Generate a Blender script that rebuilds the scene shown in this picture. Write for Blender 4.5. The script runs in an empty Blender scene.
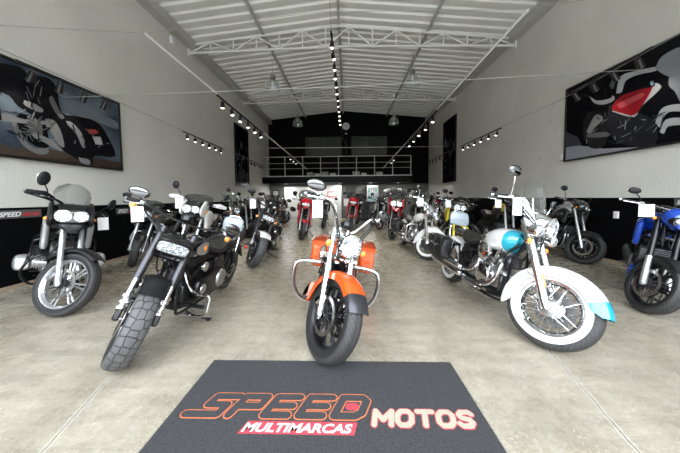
import bpy, math, random
from mathutils import Vector, Matrix
random.seed(7)
C = bpy.context.scene.collection
PI = math.pi
def R(d): return d*PI/180

# ------------------------------------------------------------------ materials
M = {}
def mat(name, col, metal=0.0, rough=0.5, coat=0.0, spec=0.5, noise=0.0, nscale=20, bump=0.0, bscale=80, emis=None, es=1.0, aniso=0):
    m = bpy.data.materials.new(name); m.use_nodes = True
    nt = m.node_tree; b = nt.nodes['Principled BSDF']
    b.inputs['Base Color'].default_value = (*col, 1)
    b.inputs['Metallic'].default_value = metal
    b.inputs['Roughness'].default_value = rough
    b.inputs['Coat Weight'].default_value = coat
    b.inputs['Coat Roughness'].default_value = 0.04
    b.inputs['Specular IOR Level'].default_value = spec
    tc = nt.nodes.new('ShaderNodeTexCoord')
    if noise:
        n = nt.nodes.new('ShaderNodeTexNoise'); n.inputs['Scale'].default_value = nscale; n.inputs['Detail'].default_value = 5
        nt.links.new(tc.outputs['Object'], n.inputs['Vector'])
        mx = nt.nodes.new('ShaderNodeMix'); mx.data_type = 'RGBA'
        mx.inputs[6].default_value = (*[max(0, c*(1-noise)) for c in col], 1)
        mx.inputs[7].default_value = (*[min(1, c*(1+noise)) for c in col], 1)
        nt.links.new(n.outputs['Fac'], mx.inputs[0]); nt.links.new(mx.outputs[2], b.inputs['Base Color'])
    if bump:
        n2 = nt.nodes.new('ShaderNodeTexNoise'); n2.inputs['Scale'].default_value = bscale; n2.inputs['Detail'].default_value = 6
        nt.links.new(tc.outputs['Object'], n2.inputs['Vector'])
        bp = nt.nodes.new('ShaderNodeBump'); bp.inputs['Strength'].default_value = bump; bp.inputs['Distance'].default_value = 0.02
        nt.links.new(n2.outputs['Fac'], bp.inputs['Height']); nt.links.new(bp.outputs['Normal'], b.inputs['Normal'])
    if emis:
        b.inputs['Emission Color'].default_value = (*emis, 1); b.inputs['Emission Strength'].default_value = es
    M[name] = m
    return m
mat('chrome', (.74,.75,.76), 1, .07)
mat('dark_chrome', (.20,.205,.21), 1, .12)
mat('dark_disc', (.13,.13,.13), 1, .35)
mat('brushed', (.55,.56,.57), 1, .3, noise=.15, nscale=40)
mat('alu', (.62,.63,.64), .85, .38, noise=.1)
mat('grey_cast', (.3,.3,.31), .8, .42, noise=.2)
mat('gunmetal', (.055,.055,.06), .7, .32)
mat('black_metal', (.008,.008,.009), .3, .28, coat=.3, spec=.3)
mat('satin_black', (.010,.010,.011), .1, .48, noise=.3, spec=.3)
mat('engine_black', (.014,.014,.015), .5, .4, noise=.3, spec=.3)
mat('plastic', (.010,.010,.011), 0, .42, spec=.3)
mat('grey_plastic', (.13,.13,.135), 0, .45)
mat('hose', (.006,.006,.006), 0, .5)
mat('leather', (.008,.008,.008), 0, .38, bump=.25, bscale=160)
mat('seat_vinyl', (.010,.010,.010), 0, .45, bump=.12, bscale=220)
mat('pad_silver', (.26,.31,.34), .1, .35, coat=.6)
mat('amber', (.95,.30,.03), 0, .18, coat=.6)
mat('red_lens', (.55,.01,.01), 0, .15, coat=.6)
mat('mirror', (.85,.87,.88), 1, .03)
mat('copper_disc', (.42,.40,.38), 1, .3)
mat('orange_paint', (.78,.10,.012), .25, .22, coat=1)
mat('white_paint', (.70,.70,.68), 0, .2, coat=1)
mat('teal_paint', (.02,.42,.58), .2, .2, coat=1)
mat('black_paint', (.008,.008,.009), .1, .16, coat=1)
mat('dark_paint', (.02,.021,.023), .4, .28, coat=.8)
mat('silver_paint', (.42,.43,.44), .7, .3, coat=.8)
mat('grey_paint', (.17,.175,.18), .6, .3, coat=.8)
mat('red_paint', (.50,.008,.016), .2, .2, coat=1)
mat('blue_paint', (.008,.06,.42), .35, .2, coat=1)
mat('yellow_paint', (.75,.62,.04), .1, .25, coat=1)
mat('whitewall', (.66,.65,.62), 0, .45)
mat('paper', (.88,.88,.88), 0, .6)
mat('bulb', (1,1,1), 0, .3, emis=(1,.93,.82), es=5)
mat('white_metal', (.84,.84,.81), .1, .4)
mat('rail_metal', (.70,.71,.70), .3, .4)
mat('cable', (.34,.34,.32), .6, .45)
mat('black_frame', (.01,.01,.01), 0, .3)
mat('logo_white', (.8,.8,.8), 0, .5)
mat('logo_red', (.6,.03,.04), 0, .5)
mat('counter', (.02,.02,.022), 0, .25, coat=.4)
mat('panel_white', (.72,.72,.69), 0, .5)
mat('box_grey', (.5,.5,.5), 0, .6, noise=.1)
mat('box_dark', (.05,.05,.055), 0, .6)
mat('headlight_bowl', (.80,.82,.84), 1, .12, bump=.6, bscale=45)
mat('lamp_led', (.75,.78,.82), .2, .12, emis=(.9,.95,1), es=.35)
mat('sill', (.33,.25,.17), 0, .6, noise=.2)
mat('pink', (.75,.30,.32), 0, .6)
mat('screen_blue', (.3,.5,.5), 0, .4, emis=(.55,.8,.8), es=.55)
mat('product_green', (.06,.25,.15), 0, .5)

def glass(name, tint, alpha):
    m = bpy.data.materials.new(name); m.use_nodes = True; nt = m.node_tree; nt.nodes.clear()
    o = nt.nodes.new('ShaderNodeOutputMaterial'); t = nt.nodes.new('ShaderNodeBsdfTransparent'); t.inputs[0].default_value = (*tint, 1)
    g = nt.nodes.new('ShaderNodeBsdfGlossy'); g.inputs['Roughness'].default_value = .05
    lw = nt.nodes.new('ShaderNodeLayerWeight'); lw.inputs[0].default_value = .35; f = nt.nodes.new('ShaderNodeMath'); f.operation = 'POWER'; f.inputs[1].default_value = 2.2; nt.links.new(lw.outputs['Facing'], f.inputs[0])
    a = nt.nodes.new('ShaderNodeMath'); a.operation = 'ADD'; a.inputs[1].default_value = alpha; a.use_clamp = True
    mx = nt.nodes.new('ShaderNodeMixShader')
    nt.links.new(f.outputs[0], a.inputs[0]); nt.links.new(a.outputs[0], mx.inputs[0])
    nt.links.new(t.outputs[0], mx.inputs[1]); nt.links.new(g.outputs[0], mx.inputs[2]); nt.links.new(mx.outputs[0], o.inputs[0])
    M[name] = m
glass('clear_shield', (.86,.88,.89), .09)
glass('smoke_shield', (.55,.56,.57), .06)
glass('lens_glass', (.93,.95,.96), .10)

def tire_mat(name, tread, base=.045, scale=(46, 3.0)):
    m = bpy.data.materials.new(name); m.use_nodes = True; nt = m.node_tree; b = nt.nodes['Principled BSDF']
    b.inputs['Roughness'].default_value = .62
    uv = nt.nodes.new('ShaderNodeUVMap'); uv.uv_map = 'UVMap'
    sep = nt.nodes.new('ShaderNodeSeparateXYZ'); nt.links.new(uv.outputs[0], sep.inputs[0])
    def math_(op, a, b_=None, c=None):
        n = nt.nodes.new('ShaderNodeMath'); n.operation = op
        for i, v in enumerate((a, b_, c)):
            if v is None: continue
            if isinstance(v, (int, float)): n.inputs[i].default_value = v
            else: nt.links.new(v, n.inputs[i])
        return n.outputs[0]
    ct = math_('ABSOLUTE', math_('SUBTRACT', sep.outputs[1], .5))           # 0 at crown
    zone = math_('LESS_THAN', ct, .30)
    mp = nt.nodes.new('ShaderNodeCombineXYZ')
    if tread == 'hex':
        nt.links.new(math_('MULTIPLY', sep.outputs[0], 34), mp.inputs[0]); nt.links.new(math_('MULTIPLY', sep.outputs[1], 7), mp.inputs[1])
        v = nt.nodes.new('ShaderNodeTexVoronoi'); v.feature = 'DISTANCE_TO_EDGE'; v.inputs['Scale'].default_value = 1; v.inputs['Randomness'].default_value = .38
        nt.links.new(mp.outputs[0], v.inputs['Vector'])
        gr = math_('LESS_THAN', v.outputs['Distance'], .055)
    else:
        # slanted grooves
        k = math_('ADD', math_('MULTIPLY', sep.outputs[0], 44), math_('MULTIPLY', ct, 9))
        fr = math_('FRACT', k)
        g1 = math_('LESS_THAN', fr, .13)
        out = math_('GREATER_THAN', ct, .05)
        g1 = math_('MULTIPLY', g1, out)
        g2 = math_('LESS_THAN', math_('ABSOLUTE', math_('SUBTRACT', ct, .07)), .008)
        gr = math_('MAXIMUM', g1, g2)
    gr = math_('MULTIPLY', gr, zone)
    mx = nt.nodes.new('ShaderNodeMix'); mx.data_type = 'RGBA'
    tc = nt.nodes.new('ShaderNodeTexCoord'); n = nt.nodes.new('ShaderNodeTexNoise'); n.inputs['Scale'].default_value = 14; n.inputs['Detail'].default_value = 6
    nt.links.new(tc.outputs['Object'], n.inputs['Vector'])
    c0 = nt.nodes.new('ShaderNodeMix'); c0.data_type = 'RGBA'
    c0.inputs[6].default_value = (base*.55, base*.55, base*.57, 1); c0.inputs[7].default_value = (base*1.5, base*1.5, base*1.5, 1)
    nt.links.new(n.outputs['Fac'], c0.inputs[0])
    # the running surface is scuffed lighter than the sidewall
    c1 = nt.nodes.new('ShaderNodeMix'); c1.data_type = 'RGBA'; c1.inputs[6].default_value = (.010,.010,.011,1)
    nt.links.new(zone, c1.inputs[0]); nt.links.new(c0.outputs[2], c1.inputs[7])
    mx.inputs[7].default_value = (.008,.008,.008,1)
    nt.links.new(gr, mx.inputs[0]); nt.links.new(c1.outputs[2], mx.inputs[6]); nt.links.new(mx.outputs[2], b.inputs['Base Color'])
    bp = nt.nodes.new('ShaderNodeBump'); bp.invert = True; bp.inputs['Strength'].default_value = .8; bp.inputs['Distance'].default_value = .006
    nt.links.new(gr, bp.inputs['Height']); nt.links.new(bp.outputs[0], b.inputs['Normal'])
    M[name] = m
tire_mat('tire_hex', 'hex', .075)
tire_mat('tire_groove', 'groove', .035)

# ------------------------------------------------------------------ mesh builder
def catmull(P, k):
    P = [Vector(p) for p in P]
    if len(P) < 3 or k < 2: return P
    out = []
    Q = [P[0]*2-P[1]] + P + [P[-1]*2-P[-2]]
    for i in range(1, len(Q)-2):
        a, b, c, d = Q[i-1], Q[i], Q[i+1], Q[i+2]
        for j in range(k):
            t = j/k
            out.append(.5*((2*b)+(c-a)*t+(2*a-5*b+4*c-d)*t*t+(3*b-a-3*c+d)*t*t*t))
    out.append(P[-1]); return out

class MB:
    def __init__(s, m='plastic', T=None):
        s.v = []; s.f = []; s.fm = []; s.uv = {}; s.m = m; s.T = T
    def add(s, vs, fs, m=None, uvs=None):
        o = len(s.v); T = s.T
        for p in vs:
            p = Vector(p)
            s.v.append(T @ p if T else p)
        mm = m or s.m
        for i, f in enumerate(fs):
            if uvs: s.uv[len(s.f)] = uvs[i]
            s.f.append([a+o for a in f]); s.fm.append(mm)
        return s
    def box(s, c, d, rot=None, bev=0.004, m=None):
        hx, hy, hz = d[0]/2, d[1]/2, d[2]/2
        b = min(bev, hx*.49, hy*.49, hz*.49)
        rm = rot if rot is not None else Matrix.Identity(3)
        vs = []; idx = {}
        for sx in (-1,1):
            for sy in (-1,1):
                for sz in (-1,1):
                    for ax in range(3):
                        p = [sx*(hx-b), sy*(hy-b), sz*(hz-b)]
                        p[ax] = (sx*hx, sy*hy, sz*hz)[ax]
                        idx[(sx,sy,sz,ax)] = len(vs); vs.append(Vector(c)+rm@Vector(p))
        fs = []
        def quad(ks): fs.append([idx[k] for k in ks])
        for sg in (-1,1):
            quad([(sg,-1,-1,0),(sg,1,-1,0),(sg,1,1,0),(sg,-1,1,0)] if sg>0 else [(sg,-1,-1,0),(sg,-1,1,0),(sg,1,1,0),(sg,1,-1,0)])
            quad([(-1,sg,-1,1),(-1,sg,1,1),(1,sg,1,1),(1,sg,-1,1)] if sg>0 else [(-1,sg,-1,1),(1,sg,-1,1),(1,sg,1,1),(-1,sg,1,1)])
            quad([(-1,-1,sg,2),(1,-1,sg,2),(1,1,sg,2),(-1,1,sg,2)] if sg>0 else [(-1,-1,sg,2),(-1,1,sg,2),(1,1,sg,2),(1,-1,sg,2)])
        for a in (-1,1):
            for b2 in (-1,1):
                quad([(-1,a,b2,1),(1,a,b2,1),(1,a,b2,2),(-1,a,b2,2)])
                quad([(a,-1,b2,0),(a,1,b2,0),(a,1,b2,2),(a,-1,b2,2)])
                quad([(a,b2,-1,0),(a,b2,1,0),(a,b2,1,1),(a,b2,-1,1)])
        for sx in (-1,1):
            for sy in (-1,1):
                for sz in (-1,1): quad([(sx,sy,sz,0),(sx,sy,sz,1),(sx,sy,sz,2)])
        return s.add(vs, fs, m)
    def rings(s, secs, m=None, cap=True, closed=False, uvs=False):
        n = len(secs[0]); vs = [p for q in secs for p in q]; fs = []; U = []
        K = len(secs) if closed else len(secs)-1
        for i in range(K):
            a = i*n; b = ((i+1) % len(secs))*n
            for j in range(n):
                j2 = (j+1) % n
                fs.append([a+j, a+j2, b+j2, b+j])
                if uvs: U.append([(i/K, j/n), (i/K, (j+1)/n), ((i+1)/K, (j+1)/n), ((i+1)/K, j/n)])
        if cap and not closed:
            fs.append(list(range(n))[::-1]); fs.append([len(vs)-n+j for j in range(n)])
            if uvs: U += [[(0,0)]*n]*2
        return s.add(vs, fs, m, U if uvs else None)
    def tube(s, pts, r, n=8, k=5, m=None, closed=False):
        rs = r if isinstance(r, (list, tuple)) else None
        P = catmull(pts, k)
        if closed: P = P[:-1]
        N = len(P); secs = []; prev = None
        for i, p in enumerate(P):
            if closed: t = P[(i+1) % N]-P[i-1]
            else: t = P[min(i+1, N-1)]-P[max(i-1, 0)]
            if t.length < 1e-9: t = Vector((0,0,1))
            t.normalize()
            if prev is None:
                prev = t.orthogonal().normalized()
            prev = (prev-t*prev.dot(t))
            prev = prev.normalized() if prev.length > 1e-6 else t.orthogonal().normalized()
            q = t.cross(prev)
            if rs:
                u = i/(N-1)*(len(rs)-1); a = min(int(u), len(rs)-2); rr = rs[a]+(rs[a+1]-rs[a])*(u-a)
            else: rr = r
            secs.append([p+prev*math.cos(2*PI*j/n)*rr+q*math.sin(2*PI*j/n)*rr for j in range(n)])
        return s.rings(secs, m, closed=closed)
    def rod(s, a, b, r, r2=None, n=10, m=None):
        return s.tube([a, b], [r, r if r2 is None else r2], n=n, k=1, m=m)
    def lathe(s, prof, c=(0,0,0), ax=(0,1,0), n=24, m=None, closed=False, uvs=False, cap=True):
        # prof: (radius, along axis)
        ax = Vector(ax).normalized(); u = ax.orthogonal().normalized()
        if abs(ax.y) > .99: u = Vector((1,0,0))
        w = ax.cross(u); c = Vector(c)
        if uvs:      # rings go round the axis, section = profile
            secs = [[c+ax*h+(u*math.cos(2*PI*i/n)+w*math.sin(2*PI*i/n))*rr for rr, h in prof] for i in range(n)]
            return s.rings(secs, m, closed=True, uvs=True)
        secs = [[c+ax*h+(u*math.cos(2*PI*i/n)+w*math.sin(2*PI*i/n))*rr for i in range(n)] for rr, h in prof]
        return s.rings(secs, m, cap=cap, closed=closed)
    def ball(s, c, r, n=12, m=None, rot=None):
        if not isinstance(r, (list, tuple)): r = (r, r, r)
        c = Vector(c); K = max(5, n//2); secs = []
        rm = rot if rot is not None else Matrix.Identity(3)
        for i in range(K+1):
            ph = PI*(i/K); ph = min(max(ph, .02), PI-.02)
            secs.append([c+rm@Vector((r[0]*math.sin(ph)*math.cos(2*PI*j/n), r[1]*math.sin(ph)*math.sin(2*PI*j/n), r[2]*math.cos(ph))) for j in range(n)])
        return s.rings(secs, m)
    def loft(s, secs, e=2.5, n=20, m=None, k=3):
        # secs: (x, y, z, half_width_y, half_height_z[, tilt deg about y]) interpolated smoothly
        L = max(len(q) for q in secs); S = [list(q)+[0]*(6-len(q)) for q in secs]
        P = []
        if k > 1:
            for i in range(len(S)-1):
                a, b = S[max(i-1, 0)], S[i]; c, d = S[i+1], S[min(i+2, len(S)-1)]
                for j in range(k):
                    t = j/k
                    P.append([.5*((2*b[q])+(c[q]-a[q])*t+(2*a[q]-5*b[q]+4*c[q]-d[q])*t*t+(3*b[q]-a[q]-3*c[q]+d[q])*t**3) for q in range(6)])
            P.append(S[-1])
        else: P = S
        out = []
        for x, y, z, hw, hh, tl in P:
            hw = max(hw, .001); hh = max(hh, .001); ring = []
            ct, st = math.cos(R(tl)), math.sin(R(tl))
            for j in range(n):
                a = 2*PI*j/n; ca, sa = math.cos(a), math.sin(a)
                yy = hw*math.copysign(abs(ca)**(2/e), ca); zz = hh*math.copysign(abs(sa)**(2/e), sa)
                ring.append(Vector((x-zz*st, y+yy, z+zz*ct)))
            out.append(ring)
        return s.rings(out, m)
    def plate(s, poly, y0, y1, m=None, inset=.9, curve=3, shift=(0,0)):
        # outline in the x-z plane, thickness along y, softened edge towards both faces
        P = catmull([(p[0], 0, p[1]) for p in poly]+[(poly[0][0], 0, poly[0][1])], curve)[:-1] if curve > 1 else [Vector((p[0], 0, p[1])) for p in poly]
        cx = sum(p.x for p in P)/len(P); cz = sum(p.z for p in P)/len(P)
        def ring(sc, y, dx=0, dz=0): return [Vector((cx+(p.x-cx)*sc+dx, y, cz+(p.z-cz)*sc+dz)) for p in P]
        d = y1-y0
        return s.rings([ring(inset, y0), ring((1+inset)/2+.03, y0+d*.12), ring(1, y0+d*.3), ring(1, y0+d*.7), ring((1+inset)/2+.03, y0+d*.88, *shift), ring(inset, y1, *shift)], m)
    def skin(s, grid, th, m=None):
        # a curved sheet (grid of points) given a thickness
        nu, nv = len(grid), len(grid[0]); G = [[Vector(p) for p in q] for q in grid]
        def nrm(i, j):
            a = G[min(i+1,nu-1)][j]-G[max(i-1,0)][j]; b = G[i][min(j+1,nv-1)]-G[i][max(j-1,0)]
            q = a.cross(b); return q.normalized() if q.length > 1e-9 else Vector((0,0,1))
        vs = [G[i][j] for i in range(nu) for j in range(nv)]
        vs += [G[i][j]-nrm(i,j)*th for i in range(nu) for j in range(nv)]
        o = nu*nv; fs = []
        for i in range(nu-1):
            for j in range(nv-1):
                a, b, c, d = i*nv+j, (i+1)*nv+j, (i+1)*nv+j+1, i*nv+j+1
                fs += [[a,b,c,d], [o+d,o+c,o+b,o+a]]
        for i in range(nu-1):
            fs += [[i*nv, o+i*nv, o+(i+1)*nv, (i+1)*nv], [(i+1)*nv+nv-1, o+(i+1)*nv+nv-1, o+i*nv+nv-1, i*nv+nv-1]]
        for j in range(nv-1):
            fs += [[j+1, o+j+1, o+j, j], [(nu-1)*nv+j, o+(nu-1)*nv+j, o+(nu-1)*nv+j+1, (nu-1)*nv+j+1]]
        return s.add(vs, fs, m)
    def build(s, name, parent=None, kind=None, label=None, ang=38):
        me = bpy.data.meshes.new(name); me.from_pydata([tuple(p) for p in s.v], [], s.f)
        names = []
        for q in s.fm:
            if q not in names: names.append(q)
        for q in names: me.materials.append(M[q])
        ix = {q: i for i, q in enumerate(names)}
        me.polygons.foreach_set('material_index', [ix[q] for q in s.fm])
        me.polygons.foreach_set('use_smooth', [True]*len(s.f))
        if s.uv:
            ul = me.uv_layers.new(name='UVMap')
            for fi, us in s.uv.items():
                p = me.polygons[fi]
                for li, u in zip(p.loop_indices, us): ul.data[li].uv = u
        me.validate(); me.update()
        import bmesh
        bm = bmesh.new(); bm.from_mesh(me); bmesh.ops.recalc_face_normals(bm, faces=bm.faces); bm.to_mesh(me); bm.free()
        me.set_sharp_from_angle(angle=R(ang))
        o = bpy.data.objects.new(name, me); C.objects.link(o)
        if parent: o.parent = parent
        if kind: o['kind'] = kind
        if label: o['label'] = label
        return o

def tag(o, label, cat, group=None, kind=None):
    o['label'] = label; o['category'] = cat
    if group: o['group'] = group
    if kind: o['kind'] = kind
    return o
def thing(name, label, cat, loc=(0,0,0), rot=(0,0,0), group=None):
    o = bpy.data.objects.new(name, None); C.objects.link(o); o.location = loc; o.rotation_euler = rot
    o.empty_display_size = .1
    return tag(o, label, cat, group)
# ------------------------------------------------------------------ motorcycles
# local axes: x forward, y to the rider's left, z up; origin under the front axle on the floor
def roty(d): return Matrix.Rotation(R(d), 3, 'Y')

def steer_matrix(A, rake, off, ang):
    u = Vector((-math.sin(R(rake)), 0, math.cos(R(rake))))
    perp = Vector((-math.cos(R(rake)), 0, -math.sin(R(rake))))
    P = A + perp*off
    return Matrix.Translation(P) @ Matrix.Rotation(R(ang), 4, u) @ Matrix.Translation(-P), u, perp

def wheel(root, name, c, r, tw, kind, T=None, tire='tire_groove', rim='black_metal', spoke=None, whitewall=False, disc=(-1,), dr=.15, th=.1, n=44, hub=.05, rimlip='chrome', carrier='gunmetal', s_big=False):
    spoke = spoke or rim; c = Vector(c); rr = r-th
    w = MB(rim, T)
    hw = tw*.36
    # rim barrel
    w.lathe([(rr+.004,-hw),(rr+.012,-hw*1.04),(rr+.012,-hw*.9),(rr-.012,-hw*.8),(rr-.022,-hw*.3),(rr-.022,hw*.3),(rr-.012,hw*.8),(rr+.012,hw*.9),(rr+.012,hw*1.04),(rr+.004,hw),(rr-.012,hw*.92),(rr-.032,hw*.35),(rr-.032,-hw*.35),(rr-.012,-hw*.92)], c, n=n, closed=True)
    w.lathe([(.012,-tw*.55),(hub,-tw*.5),(hub,-tw*.42),(hub*.62,-tw*.3),(hub*.62,tw*.3),(hub,tw*.42),(hub,tw*.5),(.012,tw*.55)], c, n=18, m=carrier if kind != 'wire' else 'chrome')
    w.rod(c+Vector((0,-tw*.5-.07,0)), c+Vector((0,tw*.5+.07,0)), .013, n=10, m='brushed')
    ro = rr-.02
    if kind == 'wire':
        ns = 40 if n > 30 else 20
        for i in range(ns):
            sd = 1 if i % 2 else -1; a = 2*PI*i/ns; tw_ = R(24)*(1 if (i//2) % 2 else -1)
            p = c+Vector((hub*.95*math.cos(a), sd*tw*.40, hub*.95*math.sin(a)))
            q = c+Vector((ro*math.cos(a+tw_*.8), sd*tw*.06, ro*math.sin(a+tw_*.8)))
            w.rod(p, q, .0023, n=5, m=spoke)
    elif kind == 'turbine':
        ns = 20 if n > 30 else 12
        for i in range(ns):
            a = 2*PI*i/ns; sd = 1 if i % 2 else -1
            for t in (-.05, .05):
                p = c+Vector((hub*.9*math.cos(a), sd*tw*.22, hub*.9*math.sin(a)))
                q = c+Vector((ro*math.cos(a+t), sd*tw*.05, ro*math.sin(a+t)))
                w.tube([p, q], [.009, .006], n=5, k=1, m=spoke)
    else:
        ns = {'cast5': 5, 'cast10': 10, 'cast7': 7, 'cast3': 3}[kind]
        for i in range(ns):
            a = 2*PI*i/ns
            rm = Matrix.Rotation(-a, 3, 'Y')
            if kind == 'cast10' or kind == 'cast3':
                spr = .16 if kind == 'cast10' else .26
                mid = c+Vector((ro*.45*math.cos(a), 0, ro*.45*math.sin(a)))
                w.tube([c+Vector((hub*.5*math.cos(a), tw*.1, hub*.5*math.sin(a))), mid], [.016, .011], n=6, k=1, m=spoke)
                for t in (-spr, spr):
                    w.tube([mid, c+Vector((ro*math.cos(a+t), 0, ro*math.sin(a+t)))], [.011, .009], n=6, k=1, m=spoke)
            else:
                for t in (-.11, .11):
                    w.tube([c+Vector((hub*.7*math.cos(a+t*2), 0, hub*.7*math.sin(a+t*2))), c+Vector((ro*math.cos(a+t), 0, ro*math.sin(a+t)))], [.012, .009], n=6, k=1, m=spoke)
    if rimlip:
        for sd in (-1, 1):
            w.lathe([(rr+.002,sd*hw*1.0),(rr+.011,sd*hw*1.07),(rr-.004,sd*hw*1.03),(rr-.008,sd*hw*.95)], c, n=n, closed=True, m=rimlip)
    if s_big:
        for sg_ in (-1, 1): w.lathe([(.012,sg_*tw*.62),(.05,sg_*tw*.60),(.072,sg_*tw*.50),(.078,sg_*tw*.46),(.068,sg_*tw*.40)], c, n=30, m='brushed', cap=False)
    wo = w.build(name, root)
    t = MB(tire, T); h = th
    prof = [(rr-.006,-tw*.30),(rr,-tw*.40),(rr+h*.25,-tw*.475),(rr+h*.55,-tw*.5),(rr+h*.78,-tw*.46),(rr+h*.93,-tw*.33),(r-.002,-tw*.16),(r,0),(r-.002,tw*.16),(rr+h*.93,tw*.33),(rr+h*.78,tw*.46),(rr+h*.55,tw*.5),(rr+h*.25,tw*.475),(rr,tw*.40),(rr-.006,tw*.30)]
    t.lathe(prof, c, n=n+12, uvs=True)
    t.build('tire', wo)
    if whitewall:
        ww = MB('whitewall', T)
        for sd in (-1, 1):
            ww.lathe([(rr+h*.02,sd*tw*.42),(rr+h*.22,sd*tw*.483),(rr+h*.42,sd*tw*.507),(rr+h*.52,sd*tw*.506),(rr+h*.50,sd*tw*.47),(rr+h*.25,sd*tw*.45),(rr+h*.06,sd*tw*.40)], c, n=n+12, closed=True)
        ww.build('whitewall', wo, label='wide white sidewall band')
    for sd in disc:
        d = MB('dark_disc' if kind == 'wire' else 'copper_disc', T); y = sd*(tw*.5+.012)
        d.lathe([(dr-.03,y-.0025),(dr,y-.0025),(dr,y+.0025),(dr-.03,y+.0025)], c, n=36, closed=True)
        for i in range(10 if kind != 'wire' else 0):
            a = 2*PI*i/10
            d.rod(c+Vector((.045*math.cos(a+.2),y,.045*math.sin(a+.2))), c+Vector(((dr-.028)*math.cos(a),y,(dr-.028)*math.sin(a))), .006, n=5, m=carrier)
        if kind == 'wire': d.lathe([(.05,y-.002),(dr-.025,y-.002),(dr-.025,y+.002),(.05,y+.002)], c, n=30, closed=True)
        d.lathe([(.02,y-.004),(.055,y-.004),(.055,y+.004),(.02,y+.004)], c, n=20, m=carrier)
        d.build('brake_disc', wo)
    return wo

def fender(root, name, c, rad, w, a0, a1, T=None, m='black_paint', tip=None, tipm=None, drop=.05, th=.004, n=26, flare=0, r0=None, ends=0, trim=None):
    # U-section swept about the wheel centre from angle a0 (front) to a1 (rear), degrees from +x upward
    f = MB(m, T); c = Vector(c)
    prof = []
    for t in (-1, -.99, -.92, -.7, -.36, 0, .36, .7, .92, .99, 1):
        a = abs(t)
        dr = -drop if a == 1 else (-drop*.45 if a == .99 else -(a**3)*.022)
        prof.append((t*w/2 if a < .99 else math.copysign(w/2*(1.0), t), dr))
    def pt(a, y, dr, k):
        rr = rad+dr+flare*k*k
        return c+Vector((rr*math.cos(R(a)), y, rr*math.sin(R(a))))
    angs = [a0+(a1-a0)*i/n for i in range(n+1)]
    def row(a):
        k = abs((a-(a0+a1)/2)/((a1-a0)/2))
        e = min(1, min(abs(a-a0), abs(a1-a))/max(ends, .01)) if ends else 1
        e = .45+.55*math.sqrt(max(0, 1-(1-e)**2))
        return [pt(a, y, dr*(1 if abs(dr) < .03 else e), k) for y, dr in prof]
    if tip is None:
        f.skin([row(a) for a in angs], th)
    else:
        A1 = [a for a in angs if a <= tip]; A2 = [a for a in angs if a >= A1[-1]]
        f.skin([row(a) for a in A1], th, m=tipm); f.skin([row(a) for a in A2], th)
    o = f.build(name, root, ang=50)
    if trim:
        t = MB(trim, T)
        for sd in (0, -1):
            t.tube([row(a)[sd] for a in angs], .005, n=6, k=1)
        t.build('chrome_trim', o)
    return o

def mirror_part(root, base, up, out, T, s, size=(.055,.032), stem='chrome', back='chrome', n=16, fwd=0.0):
    b = Vector(base); m = MB(stem, T)
    tip = b+Vector((fwd, s*out, up))
    m.tube([b, b+Vector((fwd*.4, s*out*.25, up*.45)), tip], .006, n=6, k=4)
    cc = tip+Vector((.004, s*size[0]*.3, size[1]*.5))
    rm = Matrix.Rotation(R(-8*s), 3, 'X') @ Matrix.Rotation(R(10*s), 3, 'Z')
    m.ball(cc, (.02, size[0]*1.25, size[1]*1.25), n=n, m=back, rot=rm)
    o = m.build('mirror', root)
    g = MB('mirror', T); g.ball(cc+Vector((-.016,0,0)), (.006, size[0]*1.1, size[1]*1.1), n=n, rot=rm)
    g.build('mirror_glass', o)
    return o

def signal(root, p, T=None, m='amber', r=.028, body='chrome', stalk=None):
    q = MB(body, T); p = Vector(p)
    q.lathe([(.004,-.05),(r*.6,-.04),(r*.95,-.015),(r,0)], p, ax=(1,0,0), n=14)
    if stalk: q.rod(p+Vector((-.02,0,0)), stalk, .006, n=6)
    q.ball(p, (r*.55, r*.95, r*.95), n=12, m=m)
    return q.build('turn_signal', root)

def round_headlight(root, c, r, T, shell='chrome', depth=.12, name='headlight', ring='chrome', tilt=0):
    c = Vector(c); ax = (math.cos(R(tilt)), 0, math.sin(R(tilt)))
    h = MB(shell, T)
    h.lathe([(.01,-depth),(r*.45,-depth*.95),(r*.8,-depth*.7),(r*.98,-depth*.35),(r*1.02,0),(r*1.06,.006),(r*1.06,.02),(r*.95,.024),(r*.93,.005),(r*.93,-.0)], c, ax=ax, n=28, cap=False)
    h.lathe([(r*1.0,0),(r*1.07,.004),(r*1.07,.020),(r*.96,.026),(r*.94,.004)], c, ax=ax, n=28, closed=True, m=ring)
    h.lathe([(.015,-depth*.55),(r*.5,-depth*.45),(r*.8,-depth*.2),(r*.93,.0)], c, ax=ax, n=28, m='headlight_bowl', cap=False)
    cv = Vector(c); av = Vector(ax)
    h.ball(cv-av*depth*.25, r*.28, n=12, m='lamp_led')
    o = h.build(name, root)
    g = MB('lens_glass', T)
    g.lathe([(.001,.028+r*.10),(r*.4,.026+r*.085),(r*.75,.022+r*.04),(r*.94,.016)], c, ax=ax, n=28, cap=False)
    g.build('lens', o)
    return o

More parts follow.
